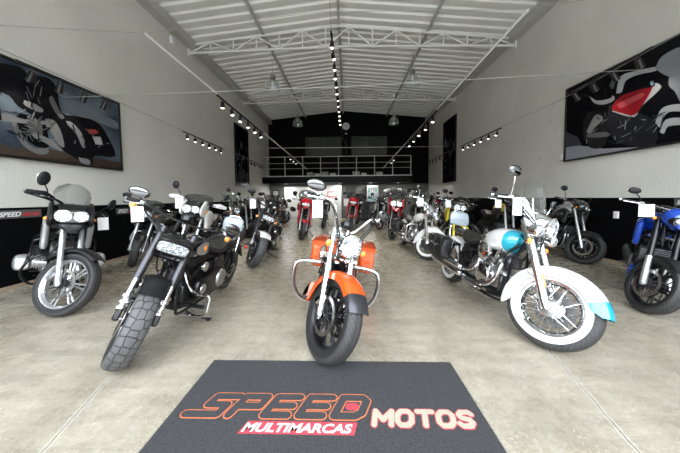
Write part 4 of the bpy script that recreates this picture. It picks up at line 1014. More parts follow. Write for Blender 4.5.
# stucco walls, black dado below, paint line at height SPLIT
def wall_mat(name, split, up=(.70,.69,.635), low=(.003,.003,.0035), invert=False):
    nt, b = nodes_mat(name)
    tc = N_(nt, 'ShaderNodeTexCoord'); V = tc.outputs['Object']; sp = N_(nt, 'ShaderNodeSeparateXYZ'); nt.links.new(V, sp.inputs[0])
    n1 = noise(nt, V, .8, 5); n2 = noise(nt, V, 38, 5, .6)
    c = mixc(nt, ramp(nt, n1, .3, .7), tuple(x*.92 for x in up), tuple(x*1.05 for x in up))
    k = mth(nt, 'LESS_THAN', sp.outputs[2], split)
    if name == 'wall_right_mat':
        st = mth(nt, 'MULTIPLY', ramp(nt, noise(nt, V, 5, 8, .75), .60, .68), mth(nt, 'MULTIPLY', mth(nt, 'GREATER_THAN', sp.outputs[1], 6.2), mth(nt, 'LESS_THAN', sp.outputs[1], 8.2)))
        st = mth(nt, 'MULTIPLY', st, mth(nt, 'LESS_THAN', sp.outputs[2], 3.6))
        c = mixc(nt, mth(nt, 'MULTIPLY', st, .5), c, (.30,.27,.22))
    c = mixc(nt, k, c, low)
    nt.links.new(c, b.inputs['Base Color'])
    b.inputs['Roughness'].default_value = .6
    if 'back' in name: b.inputs['Specular IOR Level'].default_value = .08
    else: nt.links.new(mth(nt, 'SUBTRACT', .4, mth(nt, 'MULTIPLY', k, .34)), b.inputs['Specular IOR Level'])
    bp = N_(nt, 'ShaderNodeBump'); bp.inputs['Strength'].default_value = .38; bp.inputs['Distance'].default_value = .03
    nt.links.new(n2, bp.inputs['Height']); nt.links.new(bp.outputs[0], b.inputs['Normal'])
mat('front_wall_mat', (.7,.7,.66), 0, .7, noise=.1, nscale=2)
wall_mat('wall_left_mat', 1.17); wall_mat('wall_right_mat', 1.23)
wall_mat('wall_back_mat', 2.13, up=(.0035,.0035,.004), low=(.16,.16,.15))
mat('ceiling_metal', (.80,.80,.76), .05, .45, noise=.08, nscale=2)
mat('pavement', (.42,.41,.38), 0, .8, noise=.2, nscale=4)

def slab(name, x0, x1, y0, y1, z0, z1, m, kind='structure', bev=0, parent=None):
    q = MB(m); q.box(((x0+x1)/2, (y0+y1)/2, (z0+z1)/2), (x1-x0, y1-y0, z1-z0), bev=max(bev, 1e-5)); return q.build(name, parent, kind)
def flat(name, P, m, kind='structure', parent=None):   # clean box without bevel
    (x0,y0,z0),(x1,y1,z1) = P
    q = MB(m); q.add([(x0,y0,z0),(x1,y0,z0),(x1,y1,z0),(x0,y1,z0),(x0,y0,z1),(x1,y0,z1),(x1,y1,z1),(x0,y1,z1)], [[0,1,2,3],[4,5,6,7],[0,1,5,4],[1,2,6,5],[2,3,7,6],[3,0,4,7]])
    return q.build(name, parent, kind)
flat('floor', ((XL-.2,YF-.4,-.15),(XR+.2,YB+.2,0)), 'concrete')
flat('sidewalk', ((-14,-12,-.17),(14,YF-.4,-.02)), 'pavement')
flat('wall_left', ((XL-.2,YF,0),(XL,YB,ZE+.25)), 'wall_left_mat')
flat('wall_right', ((XR,YF,0),(XR+.2,YB,ZE+.25)), 'wall_right_mat')
q = MB('wall_back_mat'); q.add([(XL-.2,YB,0),(XR+.2,YB,0),(XR+.2,YB,ZE+.2),(XM,YB,ZR+.25),(XL-.2,YB,ZE+.2),(XL-.2,YB+.2,0),(XR+.2,YB+.2,0),(XR+.2,YB+.2,ZE+.2),(XM,YB+.2,ZR+.25),(XL-.2,YB+.2,ZE+.2)],
    [[0,1,2,3,4],[9,8,7,6,5],[0,5,6,1],[1,6,7,2],[2,7,8,3],[3,8,9,4],[4,9,5,0]]); struct(q.build('wall_back'))
# front wall: lintel above the wide shutter opening and its piers (behind the camera)
flat('wall_front', ((XL-.2,YF-.3,5.2),(XR+.2,YF,ZE+.5)), 'front_wall_mat')
# corrugated roof sheets
q = MB('ceiling_metal'); pitch = .31; ys = []; y = YF
while y < YB+.1:
    for dy, dz in ((0,0),(.13,0),(.155,-.05),(.285,-.05)): ys.append((y+dy, dz))
    y += pitch
vs = []; 
for yy, dz in ys:
    for xx, zz in ((XL-.2,ZE-.02),(XM,ZR),(XR+.2,ZE-.02)): vs.append((xx, yy, zz+dz+.10))
K = len(ys)
for yy, dz in ys:
    for xx, zz in ((XL-.2,ZE-.02),(XM,ZR),(XR+.2,ZE-.02)): vs.append((xx, yy, zz+dz+.12))
fs = []
for i in range(K-1):
    for j in range(2):
        a = i*3+j; fs.append([a, a+1, a+4, a+3]); fs.append([a+K*3, a+3+K*3, a+4+K*3, a+1+K*3])
q.add(vs, fs); struct(q.build('ceiling', ang=10))
# box gutters / wall beams
mat('beam_paint', (.46,.46,.43), .1, .5, noise=.1, nscale=3)
for i, (xa, xb) in enumerate(((XL,XL+.24),(XR-.24,XR))):
    flat('trim_%d' % (i+1), ((xa,YF,ZE-.17),(xb,YB,ZE+.06)), 'beam_paint')
    flat('baseboard_%s' % ('left','right')[i], ((XL,YF,0),(XL+.012,YB,.055)) if i == 0 else ((XR-.012,YF,0),(XR,YB,.055)), 'sill')

def zroof(x): return ZR-.04 - abs(x-XM)/(5.03)*(ZR-ZE)
# purlins under the sheets
for k, (xx, txt) in enumerate(((-2.5,'long grey steel purlin left of the ridge'),(2.45,'long grey steel purlin right of the ridge'),(-.2,'long grey steel ridge purlin along the middle of the roof'))):
    q = MB('beam_paint'); q.box((xx, (YF+YB)/2, zroof(xx)+.0), (.07,YB-YF,.07), bev=.004)
    tag(q.build('roof_purlin'), txt+', under the corrugated sheets', 'beam')
# trusses
def truss(y, label, n=14):
    t = thing('roof_truss', label, 'roof truss', (0,y,0))
    x0, x1 = XL+.02, XR-.02
    zb = lambda x: 5.72+.10*(1-abs(x-XM)/5.0)
    zt = lambda x: zroof(x)-.05
    q = MB('white_metal'); q.tube([(x0,0,zt(x0)),(XM,0,zt(XM)),(x1,0,zt(x1))], .035, n=4, k=1); q.build('top_chord', t)
    q = MB('white_metal'); q.tube([(x0,0,zb(x0)),(XM,0,zb(XM)),(x1,0,zb(x1))], .035, n=4, k=1); q.build('bottom_chord', t)
    for i in range(n+1):
        x = x0+(x1-x0)*i/n
        q = MB('white_metal'); q.rod((x,0,zb(x)), (x,0,zt(x)), .023, n=4); q.build('vertical_bar', t)
        if i < n:
            xn = x0+(x1-x0)*(i+1)/n
            q = MB('white_metal')
            if i % 2 == 0: q.rod((x,0,zb(x)), (xn,0,zt(xn)), .023, n=4)
            else: q.rod((x,0,zt(x)), (xn,0,zb(xn)), .023, n=4)
            q.build('diagonal_bar', t)
    for sx, xx in ((1,x0),(-1,x1)):
        q = MB('white_metal'); q.box((xx+sx*.02,0,5.84), (.05,.12,.40), bev=.004); q.build('end_plate', t)
    return t
truss(7.75, 'nearer of the two white steel lattice trusses spanning the hall')
truss(11.85, 'farther of the two white steel lattice trusses, in front of the black gable')

# mezzanine
mz = MB('poster_bg'); mz.box(((XL+3.66)/2, (14.2+YB)/2, 2.33), (3.66-XL, YB-14.2, .40), bev=.005)
tag(struct(mz.build('trim_3')), 'black floor slab of the mezzanine', 'mezzanine')
f = MB('rail_metal'); f.box(((XL+3.66)/2, 14.18, 2.52), (3.66-XL, .05, .05), bev=.004); struct(f.build('trim_4'))
rl = thing('mezzanine_railing', 'grey tubular railing along the black mezzanine edge', 'railing', (0,14.25,2.54))
for zz in (.42,.72,1.08):
    q = MB('rail_metal'); q.rod((XL+.02,0,zz), (3.6,0,zz), .022 if zz > 1 else .014, n=8); q.build('rail', rl)
for i in range(9):
    q = MB('rail_metal'); x = XL+.3+i*1.017-.0; q.rod((x,0,0), (x,0,1.08), .024, n=8); q.build('post', rl)
# things stored on the mezzanine
mz_items = [(-2.15,.34,.22,'box_grey','low grey storage box at the left end of the row on the mezzanine'),(-1.72,.30,.16,'panel_white','low white carton, second from the left on the mezzanine'),(-1.28,.40,.24,'box_grey','wide grey storage box in the middle of the mezzanine row'),(-.80,.34,.17,'panel_white','white carton right of the wide grey box on the mezzanine'),(.55,.40,.24,'box_grey','grey storage box on the mezzanine right of the centre light row'),(1.0,.28,.15,'panel_white','small white carton beside the right grey box on the mezzanine'),(1.9,.36,.2,'box_grey','grey storage box farthest right on the mezzanine')]
for x, w, h, m_, lab in mz_items:
    q = MB(m_); q.box((0,0,h/2), (w,.35,h), bev=.01); q.box((0,0,h+.008), (w+.02,.37,.03), bev=.008)
    o = q.build('storage_box'); o.location = (x,14.75,2.532); tag(o, lab, 'box', 'boxes kept on the mezzanine')
# upper windows on the black wall
mat('dark_glass', (.045,.05,.048), 0, .12)
for k, (xa, xb) in enumerate(((-2.56,-.30),(.30,2.49))):
    wn = MB('black_frame'); 
    for (a_, b_, c_, d_) in ((xa,xb,3.86,3.92),(xa,xb,4.98,5.04),(xa,xa+.05,3.86,5.04),(xb-.05,xb,3.86,5.04),((xa+xb)/2-.02,(xa+xb)/2+.02,3.86,5.04)):
        wn.box(((a_+b_)/2, YB-.03, (c_+d_)/2), (b_-a_, .06, d_-c_), bev=.003)
    wo = struct(wn.build('window_%d' % (k+1)))
    g = MB('dark_glass'); g.box(((xa+xb)/2, YB-.012, 4.45), (xb-xa-.04, .01, 1.10), bev=.001); g.build('pane', wo)
# clock
ck = thing('wall_clock', 'round white clock high on the black back wall', 'clock', (-.02, YB, 5.66))
q = MB('logo_white'); q.lathe([(.001,.05),(.19,.05),(.20,.045),(.22,.05),(.225,.03),(.22,0)], (0,0,0), ax=(0,-1,0), n=32); q.build('clock_face', ck)
for a_, l_ in ((50,.11),(-60,.16)):
    q = MB('black_frame'); q.rod((0,-.056,0), (l_*math.sin(R(a_)),-.056,l_*math.cos(R(a_))), .008, n=6); q.build('hand', ck)
# vent under the clock
q = MB('rail_metal'); q.lathe([(.01,.03),(.05,.03),(.06,0)], (0,0,0), ax=(0,-1,0), n=16); o = q.build('wall_sensor'); o.location = (-.02,YB,5.22); tag(o, 'small round sensor on the black wall below the clock', 'sensor')

# back room below the mezzanine
bd = thing('partition_panel', 'long pale panel on the back wall behind the red motorcycles', 'panel', (-2.7,15.35,0))
q = MB('panel_white'); q.box((0,0,1.08), (2.3,.06,1.80), bev=.006); q.build('board', bd)
q = MB('rail_metal'); q.box((0,-.0,.09), (2.3,.08,.18), bev=.006); q.build('plinth', bd)
bn = thing('reception_board', 'bright white board with a pink notice, right of the long panel', 'board', (-.92,15.25,0))
q = MB('panel_white'); q.box((0,0,1.04), (1.16,.05,2.08), bev=.006); q.build('board', bn)
q = MB('pink'); q.box((.02,-.03,1.50), (.62,.012,.36), bev=.002); q.box((.02,-.034,1.50), (.50,.012,.22), bev=.002, m='panel_white'); q.build('notice', bn)
q = MB('black_frame'); q.box((0,0,0), (.5,.05,.36), bev=.01); q.box((0,-.025,0), (.44,.01,.30), bev=.002, m='dark_glass'); o = q.build('monitor'); o.location = (.20,YB-.03,1.75); tag(o, 'small black framed screen beside the white board', 'screen')
cb = thing('drinks_fridge', 'lit upright fridge with a glass door at the back of the hall', 'fridge', (1.55,15.25,0))
q = MB('box_grey'); q.box((-.32,0,1.0), (.04,.5,2.0), bev=.004); q.box((.32,0,1.0), (.04,.5,2.0), bev=.004); q.box((0,0,.15), (.6,.5,.3), bev=.004); q.box((0,0,1.94), (.6,.5,.12), bev=.004); q.box((0,.23,1.0), (.6,.04,1.9), bev=.004, m='screen_blue'); q.build('cabinet', cb)
for k in range(4):
    q = MB('rail_metal'); q.box((0,.02,.5+.36*k), (.6,.38,.015), bev=.002); q.build('shelf', cb)
q = MB('lens_glass'); q.box((0,-.26,1.1), (.60,.012,1.55), bev=.002); q.build('glass_door', cb)
k_ = 0
for k in range(4):
    for j in range(4):
        q = MB(('product_green','box_grey','pink')[(k+j) % 3]); q.lathe([(.01,0),(.045,.0),(.045,.17),(.015,.22),(.015,.26)], n=10, ax=(0,0,1)); o = q.build('bottle'); o.location = (1.55-.21+.14*j,15.20,.515+.36*k)
        tag(o, 'small drinks bottle on a shelf of the lit fridge', 'bottle', 'bottles in the lit fridge')
ct = thing('reception_counter', 'dark reception counter below the mezzanine, in front of the lit fridge', 'counter', (1.3,14.3,0))
q = MB('counter'); q.box((0,0,.50), (1.9,.55,1.0), bev=.01); q.build('body', ct)
q = MB('counter'); q.box((0,0,1.02), (2.0,.65,.04), bev=.01); q.build('counter_top', ct)
for x, z, w, h, lab in ((.42,1.16,.3,.3,None),(2.55,1.72,.42,.34,'black framed picture on the back wall right of the fridge'),(3.25,1.75,.42,.34,'second black framed picture right of the fridge'),(4.0,1.55,.5,.5,'largest black framed picture at the right end of the back wall'),(-4.45,1.6,.45,.42,'black framed picture at the left end of the back wall')):
    if not lab: continue
    fo = thing('picture_frame', lab, 'picture', (x,YB-.0,z))
    q = MB('black_frame'); q.box((0,-.02,0), (w,.04,h), bev=.006); q.build('frame', fo)
    q = MB('box_grey'); q.box((0,-.042,0), (w*.7,.006,h*.65), bev=.001); q.build('print', fo)
nt, b = nodes_mat('back_door_mat'); b.inputs['Base Color'].default_value = (.22,.22,.21,1); b.inputs['Roughness'].default_value = .5
dr = flat('door_1', ((.62,YB-.03,0),(1.15,YB+.0,2.05)), 'back_door_mat'); q = MB('chrome'); q.rod((.70,YB-.07,1.0),(.80,YB-.07,1.0), .012); q.rod((.70,YB-.07,1.0),(.70,YB-.02,1.0), .010); q.build('handle', dr)

for x_, lab in ((-3.6,'added round downlight, unseen under the mezzanine at the left end'),(-1.9,'added round downlight, unseen under the mezzanine above the pale panel'),(-.4,'added round downlight, unseen under the mezzanine above the white board'),(1.4,'added round downlight, unseen under the mezzanine above the counter'),(3.0,'added round downlight, unseen under the mezzanine at the right end')):
    dl = thing('added_ceiling_light', lab, 'added light', (x_,14.75,2.13))  # unseen lamps, added to brighten the panels below the slab
    q = MB('logo_white'); q.lathe([(.08,-.0),(.10,-.012),(.10,0),(.08,.0)], ax=(0,0,1), n=20, closed=True); q.build('bezel', dl)
    q = MB('bulb'); q.lathe([(.001,-.004),(.08,-.004),(.08,0)], ax=(0,0,1), n=20, cap=False); q.build('diffuser', dl)
    ld = bpy.data.lights.new('downlight', 'AREA'); ld.shape = 'DISK'; ld.size = .16; ld.energy = 26; lo_ = bpy.data.objects.new('lamp_glow', ld); C.objects.link(lo_); lo_.parent = dl; lo_.location = (0,0,-.02)
# ------------------------------------------------------------------ pictures on the side walls
def wall_picture(name, label, side, y0, y1, z0, z1, bg, shapes, cat='picture'):
    wx = XL if side < 0 else XR; sg = -side
    t = thing(name, label, cat, (wx, (y0+y1)/2, (z0+z1)/2)); oy, oz = (y0+y1)/2, (z0+z1)/2
    q = MB('black_frame')
    for (a_, b_, c_, d_) in ((y0,y1,z1-.035,z1),(y0,y1,z0,z0+.035),(y0,y0+.035,z0,z1),(y1-.035,y1,z0,z1)):
        q.box((sg*.03, (a_+b_)/2-oy, (c_+d_)/2-oz), (.06, b_-a_, d_-c_), bev=.003)
    q.build('frame', t)
    p = MB(bg); p.box((sg*.02, 0, 0), (.04, y1-y0-.02, z1-z0-.02), bev=.001)
    k = 0
    for m_, poly in shapes:
        x0_, x1_ = sg*(.038+.0004*k), sg*(.0412+.0004*k); k += 1
        P = catmull([(0, a_-oy, b_-oz) for a_, b_ in poly]+[(0, poly[0][0]-oy, poly[0][1]-oz)], 1 if 'ground' in m_ or 'floor' in m_ or 'plate' in m_ else 3)[:-1]
        P = [Vector((0, min(max(v.y, y0-oy+.02), y1-oy-.02), min(max(v.z, z0-oz+.02), z1-oz-.02))) for v in P]
        n_ = len(P)
        p.add([(x0_, v.y, v.z) for v in P]+[(x1_, v.y, v.z) for v in P], [list(range(n_)), [n_+i for i in range(n_)][::-1]]+[[i,(i+1)%n_,n_+(i+1)%n_,n_+i] for i in range(n_)], m_)
    p.build('print', t, ang=20)
    return t
def circ(cy, cz, r, n=20): return [(cy+r*math.cos(2*PI*i/n), cz+r*math.sin(2*PI*i/n)) for i in range(n)]
PL = [('poster_ground', [(2.4,1.9),(3.4,1.9),(3.4,2.06),(2.9,2.05),(2.4,2.08)])]+POSTER_L+[('poster_black', [(3.3,2.95),(3.15,3.05),(2.95,2.95),(2.85,2.7),(2.95,2.5),(3.2,2.4),(3.4,2.4)]), ('poster_black', circ(2.88,2.25,.30)), ('poster_grey', circ(2.88,2.25,.19)), ('poster_black', circ(2.88,2.25,.16)), ('poster_chrome', [(2.9,2.25),(2.94,2.26),(3.06,2.62),(3.02,2.64)])]
rp = random.Random(11)
def bits(n, ya, yb, za, zb, ms, L=.16):
    out = []
    for i in range(n):
        y_, z_, a_, l_, w_ = rp.uniform(ya,yb), rp.uniform(za,zb), rp.uniform(0,PI), rp.uniform(.3,1)*L, rp.uniform(.006,.016)
        d_ = (math.cos(a_)*l_, math.sin(a_)*l_); n_ = (-math.sin(a_)*w_, math.cos(a_)*w_)
        out.append((ms[i % len(ms)], [(y_,z_),(y_+d_[0],z_+d_[1]),(y_+d_[0]+n_[0],z_+d_[1]+n_[1]),(y_+n_[0],z_+n_[1])]))
    return out
PL += bits(34, 3.55, 4.0, 2.15, 2.55, ('poster_chrome','poster_black','poster_grey'))+bits(12, 3.4, 3.9, 2.6, 3.05, ('poster_grey','poster_black'))+bits(10, 4.3, 4.9, 2.2, 2.6, ('poster_grey','poster_black'), .2)
PR = POSTER_R+bits(22, 4.1, 4.9, 2.2, 2.6, ('poster_grey','poster_dark2','poster_silver2'))+bits(14, 5.0, 5.4, 2.3, 2.8, ('poster_grey','poster_dark2','poster_silver2'), .1)+[('poster_tire', circ(3.55,2.42,.30)), ('poster_silver2', [(4.0,3.4),(3.7,3.45),(3.5,3.2),(3.55,2.9),(3.8,2.8)]), ('poster_red', [(3.9,3.0),(3.6,3.1),(3.55,2.8),(3.8,2.7)])]
wall_picture('wall_poster', 'large framed print of a black touring motorcycle under a dusk sky, on the left wall', -1, 2.35, 5.25, 1.885, 3.31, 'poster_sky', PL)
wall_picture('wall_poster', 'large framed print of a red and silver sport motorcycle on black, on the right wall', 1, 2.9, 5.93, 2.05, 3.68, 'poster_bg', PR)
rnd = random.Random(3)
def banner(lab, side, y0, y1, z0, z1):
    sh = []
    for i in range(26):
        t_ = rnd.random(); a_ = y0+.15+(y1-y0-.3)*rnd.random(); z_ = z0+(z1-z0)*(.1+.55*t_); l_ = .1+.25*rnd.random()
        ang_ = rnd.uniform(-1,1); w_ = .02+.03*rnd.random()
        dy, dz = l_*math.sin(ang_), l_*math.cos(ang_)
        sh.append((('poster_grey','poster_dark2','poster_silver2')[i % 3], [(a_-w_,z_),(a_+w_,z_),(a_+w_+dy*.5,z_+dz*.6),(a_+dy,z_+dz),(a_-w_+dy*.4,z_+dz*.5)]))
    sh.append(('poster_tire', circ((y0+y1)/2-.2, z0+.55, .28))); sh.append(('poster_dark2', circ((y0+y1)/2-.2, z0+.55, .17)))
    return wall_picture('wall_banner', lab, side, y0, y1, z0, z1, 'poster_bg', sh, 'banner')
banner('tall narrow black banner with a faint motorcycle on the left wall', -1, 10.75, 12.2, 1.84, 4.55)
banner('tall narrow black banner with a grey motorcycle on the right wall', 1, 11.7, 13.2, 1.98, 5.06)

# lettering -----------------------------------------------------------
def text_mesh(s, w, h, shear=0, bold=.02, th=.002):
    cu = bpy.data.curves.new('lettering', 'FONT'); cu.body = s; cu.size = 1; cu.offset = bold; cu.extrude = .001; cu.resolution_u = 3
    ob = bpy.data.objects.new('lettering', cu); C.objects.link(ob); dg = bpy.context.evaluated_depsgraph_get()
    me = bpy.data.meshes.new_from_object(ob.evaluated_get(dg)); bpy.data.objects.remove(ob)
    xs = [v.co.x for v in me.vertices]; ys_ = [v.co.y for v in me.vertices]; x0_, x1_, y0_, y1_ = min(xs), max(xs), min(ys_), max(ys_)
    for v in me.vertices:
        yy = (v.co.y-y0_)/(y1_-y0_)*h; v.co.x = (v.co.x-x0_)/(x1_-x0_)*w+yy*shear; v.co.y = yy; v.co.z = th if v.co.z > 0 else 0
    return me
def text_obj(name, parent, s, w, h, m, loc, shear=0, bold=.02, rot=(0,0,0), th=.002):
    me = text_mesh(s, w, h, shear, bold, th); me.materials.clear(); me.materials.append(M[m])
    o = bpy.data.objects.new(name, me); C.objects.link(o); o.location = loc; o.rotation_euler = rot
    if parent: o.parent = parent
    return o
def wall_logo(lab, side, yc, zc, w=.42, h=.075):
    wx = XL+.001 if side < 0 else XR-.001
    t = thing('wall_logo', lab, 'sign', (wx, yc, zc))
    rz = (R(90), 0, R(90)) if side < 0 else (R(90), 0, R(-90))
    sg = 1 if side < 0 else -1       # reading direction runs with +y on the left wall, -y on the right
    q = MB('poster_grey'); q.box((-side*.004,0,0), (.008,w+.06,h+.05), bev=.002); q.build('plate', t)
    text_obj('lettering', t, 'SPEED', w*.5, h, 'logo_white', (-side*.009, -sg*w*.5, -h/2), .3, .03, rz)
    text_obj('lettering', t, 'MOTOS', w*.42, h*.8, 'logo_red', (-side*.009, sg*w*.06, -h/2), .3, .03, rz)
wall_logo('SPEED MOTOS plate on the black dado behind the silver adventure motorcycle', -1, 3.55, 1.075, .46, .07)
wall_logo('SPEED MOTOS plate on the left black dado behind the orange turn signal', -1, 5.35, 1.03, .46, .08)
wall_logo('SPEED MOTOS plate on the left black dado, farther into the hall', -1, 7.6, 1.0, .46, .08)
wall_logo('SPEED MOTOS plate on the right black dado above the dark naked motorcycle', 1, 5.7, 1.10, .46, .08)
wall_logo('SPEED MOTOS plate on the right black dado above the blue motorcycle', 1, 3.75, 1.16, .40, .07)
def wall_box(lab, side, y, z, s=(.03,.085,.13)):
    wx = XL if side < 0 else XR
    q = MB('logo_white'); q.box((-side*s[0]/2,0,0), s, bev=.006); q.box((-side*(s[0]+.002),0,0), (.006,s[1]*.4,s[2]*.35), bev=.001, m='panel_white')
    o = q.build('wall_switch'); o.location = (wx,y,z); tag(o, lab, 'switch')
wall_box('white outlet box on the black dado between the dark and the blue motorcycle', 1, 4.79, .91)
wall_box('small white box below the corner of the right wall poster', 1, 6.0, 2.17, (.05,.08,.13))
wall_box('white sensor box near the top of the left wall above the poster', -1, 7.0, 5.65, (.08,.12,.2))

# the welcome mat -----------------------------------------------------
nt, b = nodes_mat('mat_carpet'); tc = N_(nt, 'ShaderNodeTexCoord'); V = tc.outputs['Object']; n1 = noise(nt, V, 260, 3, .8); n2 = noise(nt, V, 90, 3, .8)
c = mixc(nt, ramp(nt, n1, .3, .72), (.006,.006,.008), (.080,.081,.083)); c = mixc(nt, mth(nt,'MULTIPLY',ramp(nt, n2, .35, .7),.35), c, (.075,.075,.077))
nt.links.new(c, b.inputs['Base Color']); b.inputs['Roughness'].default_value = .95; b.inputs['Specular IOR Level'].default_value = .1
bp = N_(nt, 'ShaderNodeBump'); bp.inputs['Strength'].default_value = .6; bp.inputs['Distance'].default_value = .006; nt.links.new(n1, bp.inputs['Height']); nt.links.new(bp.outputs[0], b.inputs['Normal'])
for nm in ('logo_orange','mat_red','mat_white','mat_pinkwhite'):
    nt = M[nm].node_tree; b = nt.nodes['Principled BSDF']; tc = N_(nt, 'ShaderNodeTexCoord'); n1 = noise(nt, tc.outputs['Object'], 240, 3, .8)
    src = b.inputs['Base Color'].links[0].from_socket
    nt.links.new(mixc(nt, mth(nt, 'MULTIPLY', ramp(nt, n1, .40, .62), .60), src, (.03,.028,.03)), b.inputs['Base Color'])
mt = thing('welcome_mat', 'charcoal entrance mat with SPEED MULTIMARCAS MOTOS lettering', 'mat', (0,0,0))
q = MB('mat_carpet'); q.box((-.135,1.19,.005), (1.83,1.37,.010), bev=.002); q.build('carpet', mt)
def strokes(mb, paths, ox, oy, w, h, shear, wd, z0, z1, m):
    def P(p): return Vector((ox+p[0]*w+p[1]*h*shear, oy+p[1]*h, 0))
    cnt = 0
    for path in paths:
        Q = [P(p) for p in path]
        for a_, b_ in zip(Q, Q[1:]):
            cnt += 1; z1 = z1+.00002
            d_ = (b_-a_).normalized()*wd/2; nn = Vector((-d_.y, d_.x, 0))
            vs = [a_-nn, b_-nn, b_+nn, a_+nn]
            mb.add([(v.x,v.y,z0) for v in vs]+[(v.x,v.y,z1) for v in vs], [[0,1,2,3],[4,5,6,7],[0,1,5,4],[1,2,6,5],[2,3,7,6],[3,0,4,7]], m)
        for a_ in Q:
            cnt += 1; z1 = z1+.00002; vs = [a_+Vector((math.cos(PI*t/6),math.sin(PI*t/6),0))*wd/2 for t in range(12)]
            mb.add([(v.x,v.y,z0) for v in vs]+[(v.x,v.y,z1) for v in vs], [list(range(12))[::-1],list(range(12,24))]+[[t,(t+1)%12,12+(t+1)%12,12+t] for t in range(12)], m)
LT = {'S': [[(1.05,1),(.12,1),(.12,.52),(.88,.52),(.88,0),(-.35,0)]], 'P': [[(0,-.02),(0,1),(.9,1),(.9,.46),(.1,.46)]], 'E': [[(.9,1),(0,1),(0,0),(.9,0)],[(0,.5),(.85,.5)]], 'D': [[(0,0),(0,1),(.8,1),(1,.82),(1,.18),(.8,0),(0,0)]]}
so = MB('logo_orange'); sd_ = MB('mat_carpet'); sr = MB('mat_red')
hh, ww, x0 = .132, .152, -.905; oy = 1.385
for i, ch in enumerate('SPEED'):
    ox = x0+i*.205
    strokes(so, LT[ch], ox, oy, ww, hh, .42, .060, .010, .0112, 'logo_orange')
    strokes(sd_, LT[ch], ox, oy, ww, hh, .42, .047, .0108, .0122, 'mat_carpet')
strokes(sr, [[(.42,.5),(.62,.5)]], x0+4*.205, oy, ww, hh, .42, .050, .010, .0125, 'mat_red')  # red print inside the counter of the D
lo = so.build('speed_lettering', mt, label='SPEED in dark slanted letters with an orange outline'); sd_.build('letter_fill', lo); sr.build('letter_counter', lo)
q = MB('mat_red'); q.add([(-.60,1.268,.0101),(.03,1.268,.0101),(.05,1.345,.0101),(-.57,1.345,.0101),(-.60,1.268,.0112),(.03,1.268,.0112),(.05,1.345,.0112),(-.57,1.345,.0112)], [[0,1,2,3],[4,5,6,7],[0,1,5,4],[1,2,6,5],[2,3,7,6],[3,0,4,7]]); ml = q.build('multimarcas_band', mt, label='red band behind the word MULTIMARCAS')
text_obj('lettering', ml, 'MULTIMARCAS', .595, .056, 'mat_pinkwhite', (-.585,1.277,.0113), .3, .035, th=.0012)
LT.update({'M': [[(0,0),(0,1)],[(0,1),(.5,.35)],[(.5,.35),(1,1)],[(1,1),(1,0)]], 'O': [[(.25,0),(0,.25),(0,.75),(.25,1),(.75,1),(1,.75),(1,.25),(.75,0),(.25,0)]], 'T': [[(0,1),(1,1)],[(.5,1),(.5,0)]], 's': [[(1,.84),(.8,1),(.25,1),(.05,.78),(.22,.56),(.78,.46),(.95,.24),(.75,0),(.2,0),(0,.16)]]})
m1 = MB('mat_red'); m2 = MB('mat_white'); ox = .142
for ch, w_ in (('M',.095),('O',.080),('T',.085),('O',.080),('s',.075)):
    strokes(m1, LT[ch], ox, 1.333, w_, .090, .20, .042, .010, .0112, 'mat_red'); strokes(m2, LT[ch], ox, 1.333, w_, .090, .20, .031, .0108, .0122, 'mat_white'); ox += w_+.034
mo = m1.build('motos_lettering', mt, label='pale MOTOS lettering with a red edge'); m2.build('letter_face', mo)

# ------------------------------------------------------------------ cables and track lights
def cable(lab, pts, r=.007, m='cable', sag=0):
    q = MB(m); q.tube(pts, r, n=6, k=1); tag(q.build('support_cable'), lab, 'cable', None)
LA, LB = Vector((-3.33,4.2,4.03)), Vector((-2.25,14.2,2.92)); RA, RB = Vector((2.76,4.0,4.09)), Vector((2.05,14.2,2.93))
cable('white conduit slanting along the left side from mid-air to the mezzanine', [LA, LB], .020, 'white_metal')
cable('white conduit slanting along the right side to the mezzanine', [RA, RB], .020, 'white_metal')
def on(A_, B_, y): return A_+(B_-A_)*((y-A_.y)/(B_.y-A_.y))
cable('thin front cable between the side walls and the near conduit ends', [(XL+.02,3.45,3.70), LA, (-.4,4.1,4.22), RA, (XR-.02,4.0,4.42)], .005)
l2, r2 = on(LA, LB, 6.7), on(RA, RB, 6.7)
cable('pale cable crossing the whole hall from poster to poster', [(-4.6,4.0,2.93), (0,4.05,3.03), (4.75,4.1,3.22)], .0055)
l3, r3 = on(LA, LB, 12.6), on(RA, RB, 12.6)
cable('pale cable crossing the hall in front of the dark upper windows', [(XL+.02,12.3,3.75), (-.2,12.6,3.78), (XR-.02,12.8,3.80)], .010, 'white_metal')
cable('thin cable along the left wall in front of the poster and banner', [(-4.4,1.8,3.24), (-4.4,6.9,3.11), (-4.4,14.1,3.0)], .006)
cable('thin cable along the right wall in front of the sport motorcycle poster', [(4.5,1.8,3.60), (4.5,5.4,3.29), (4.5,14.1,3.27)], .006)
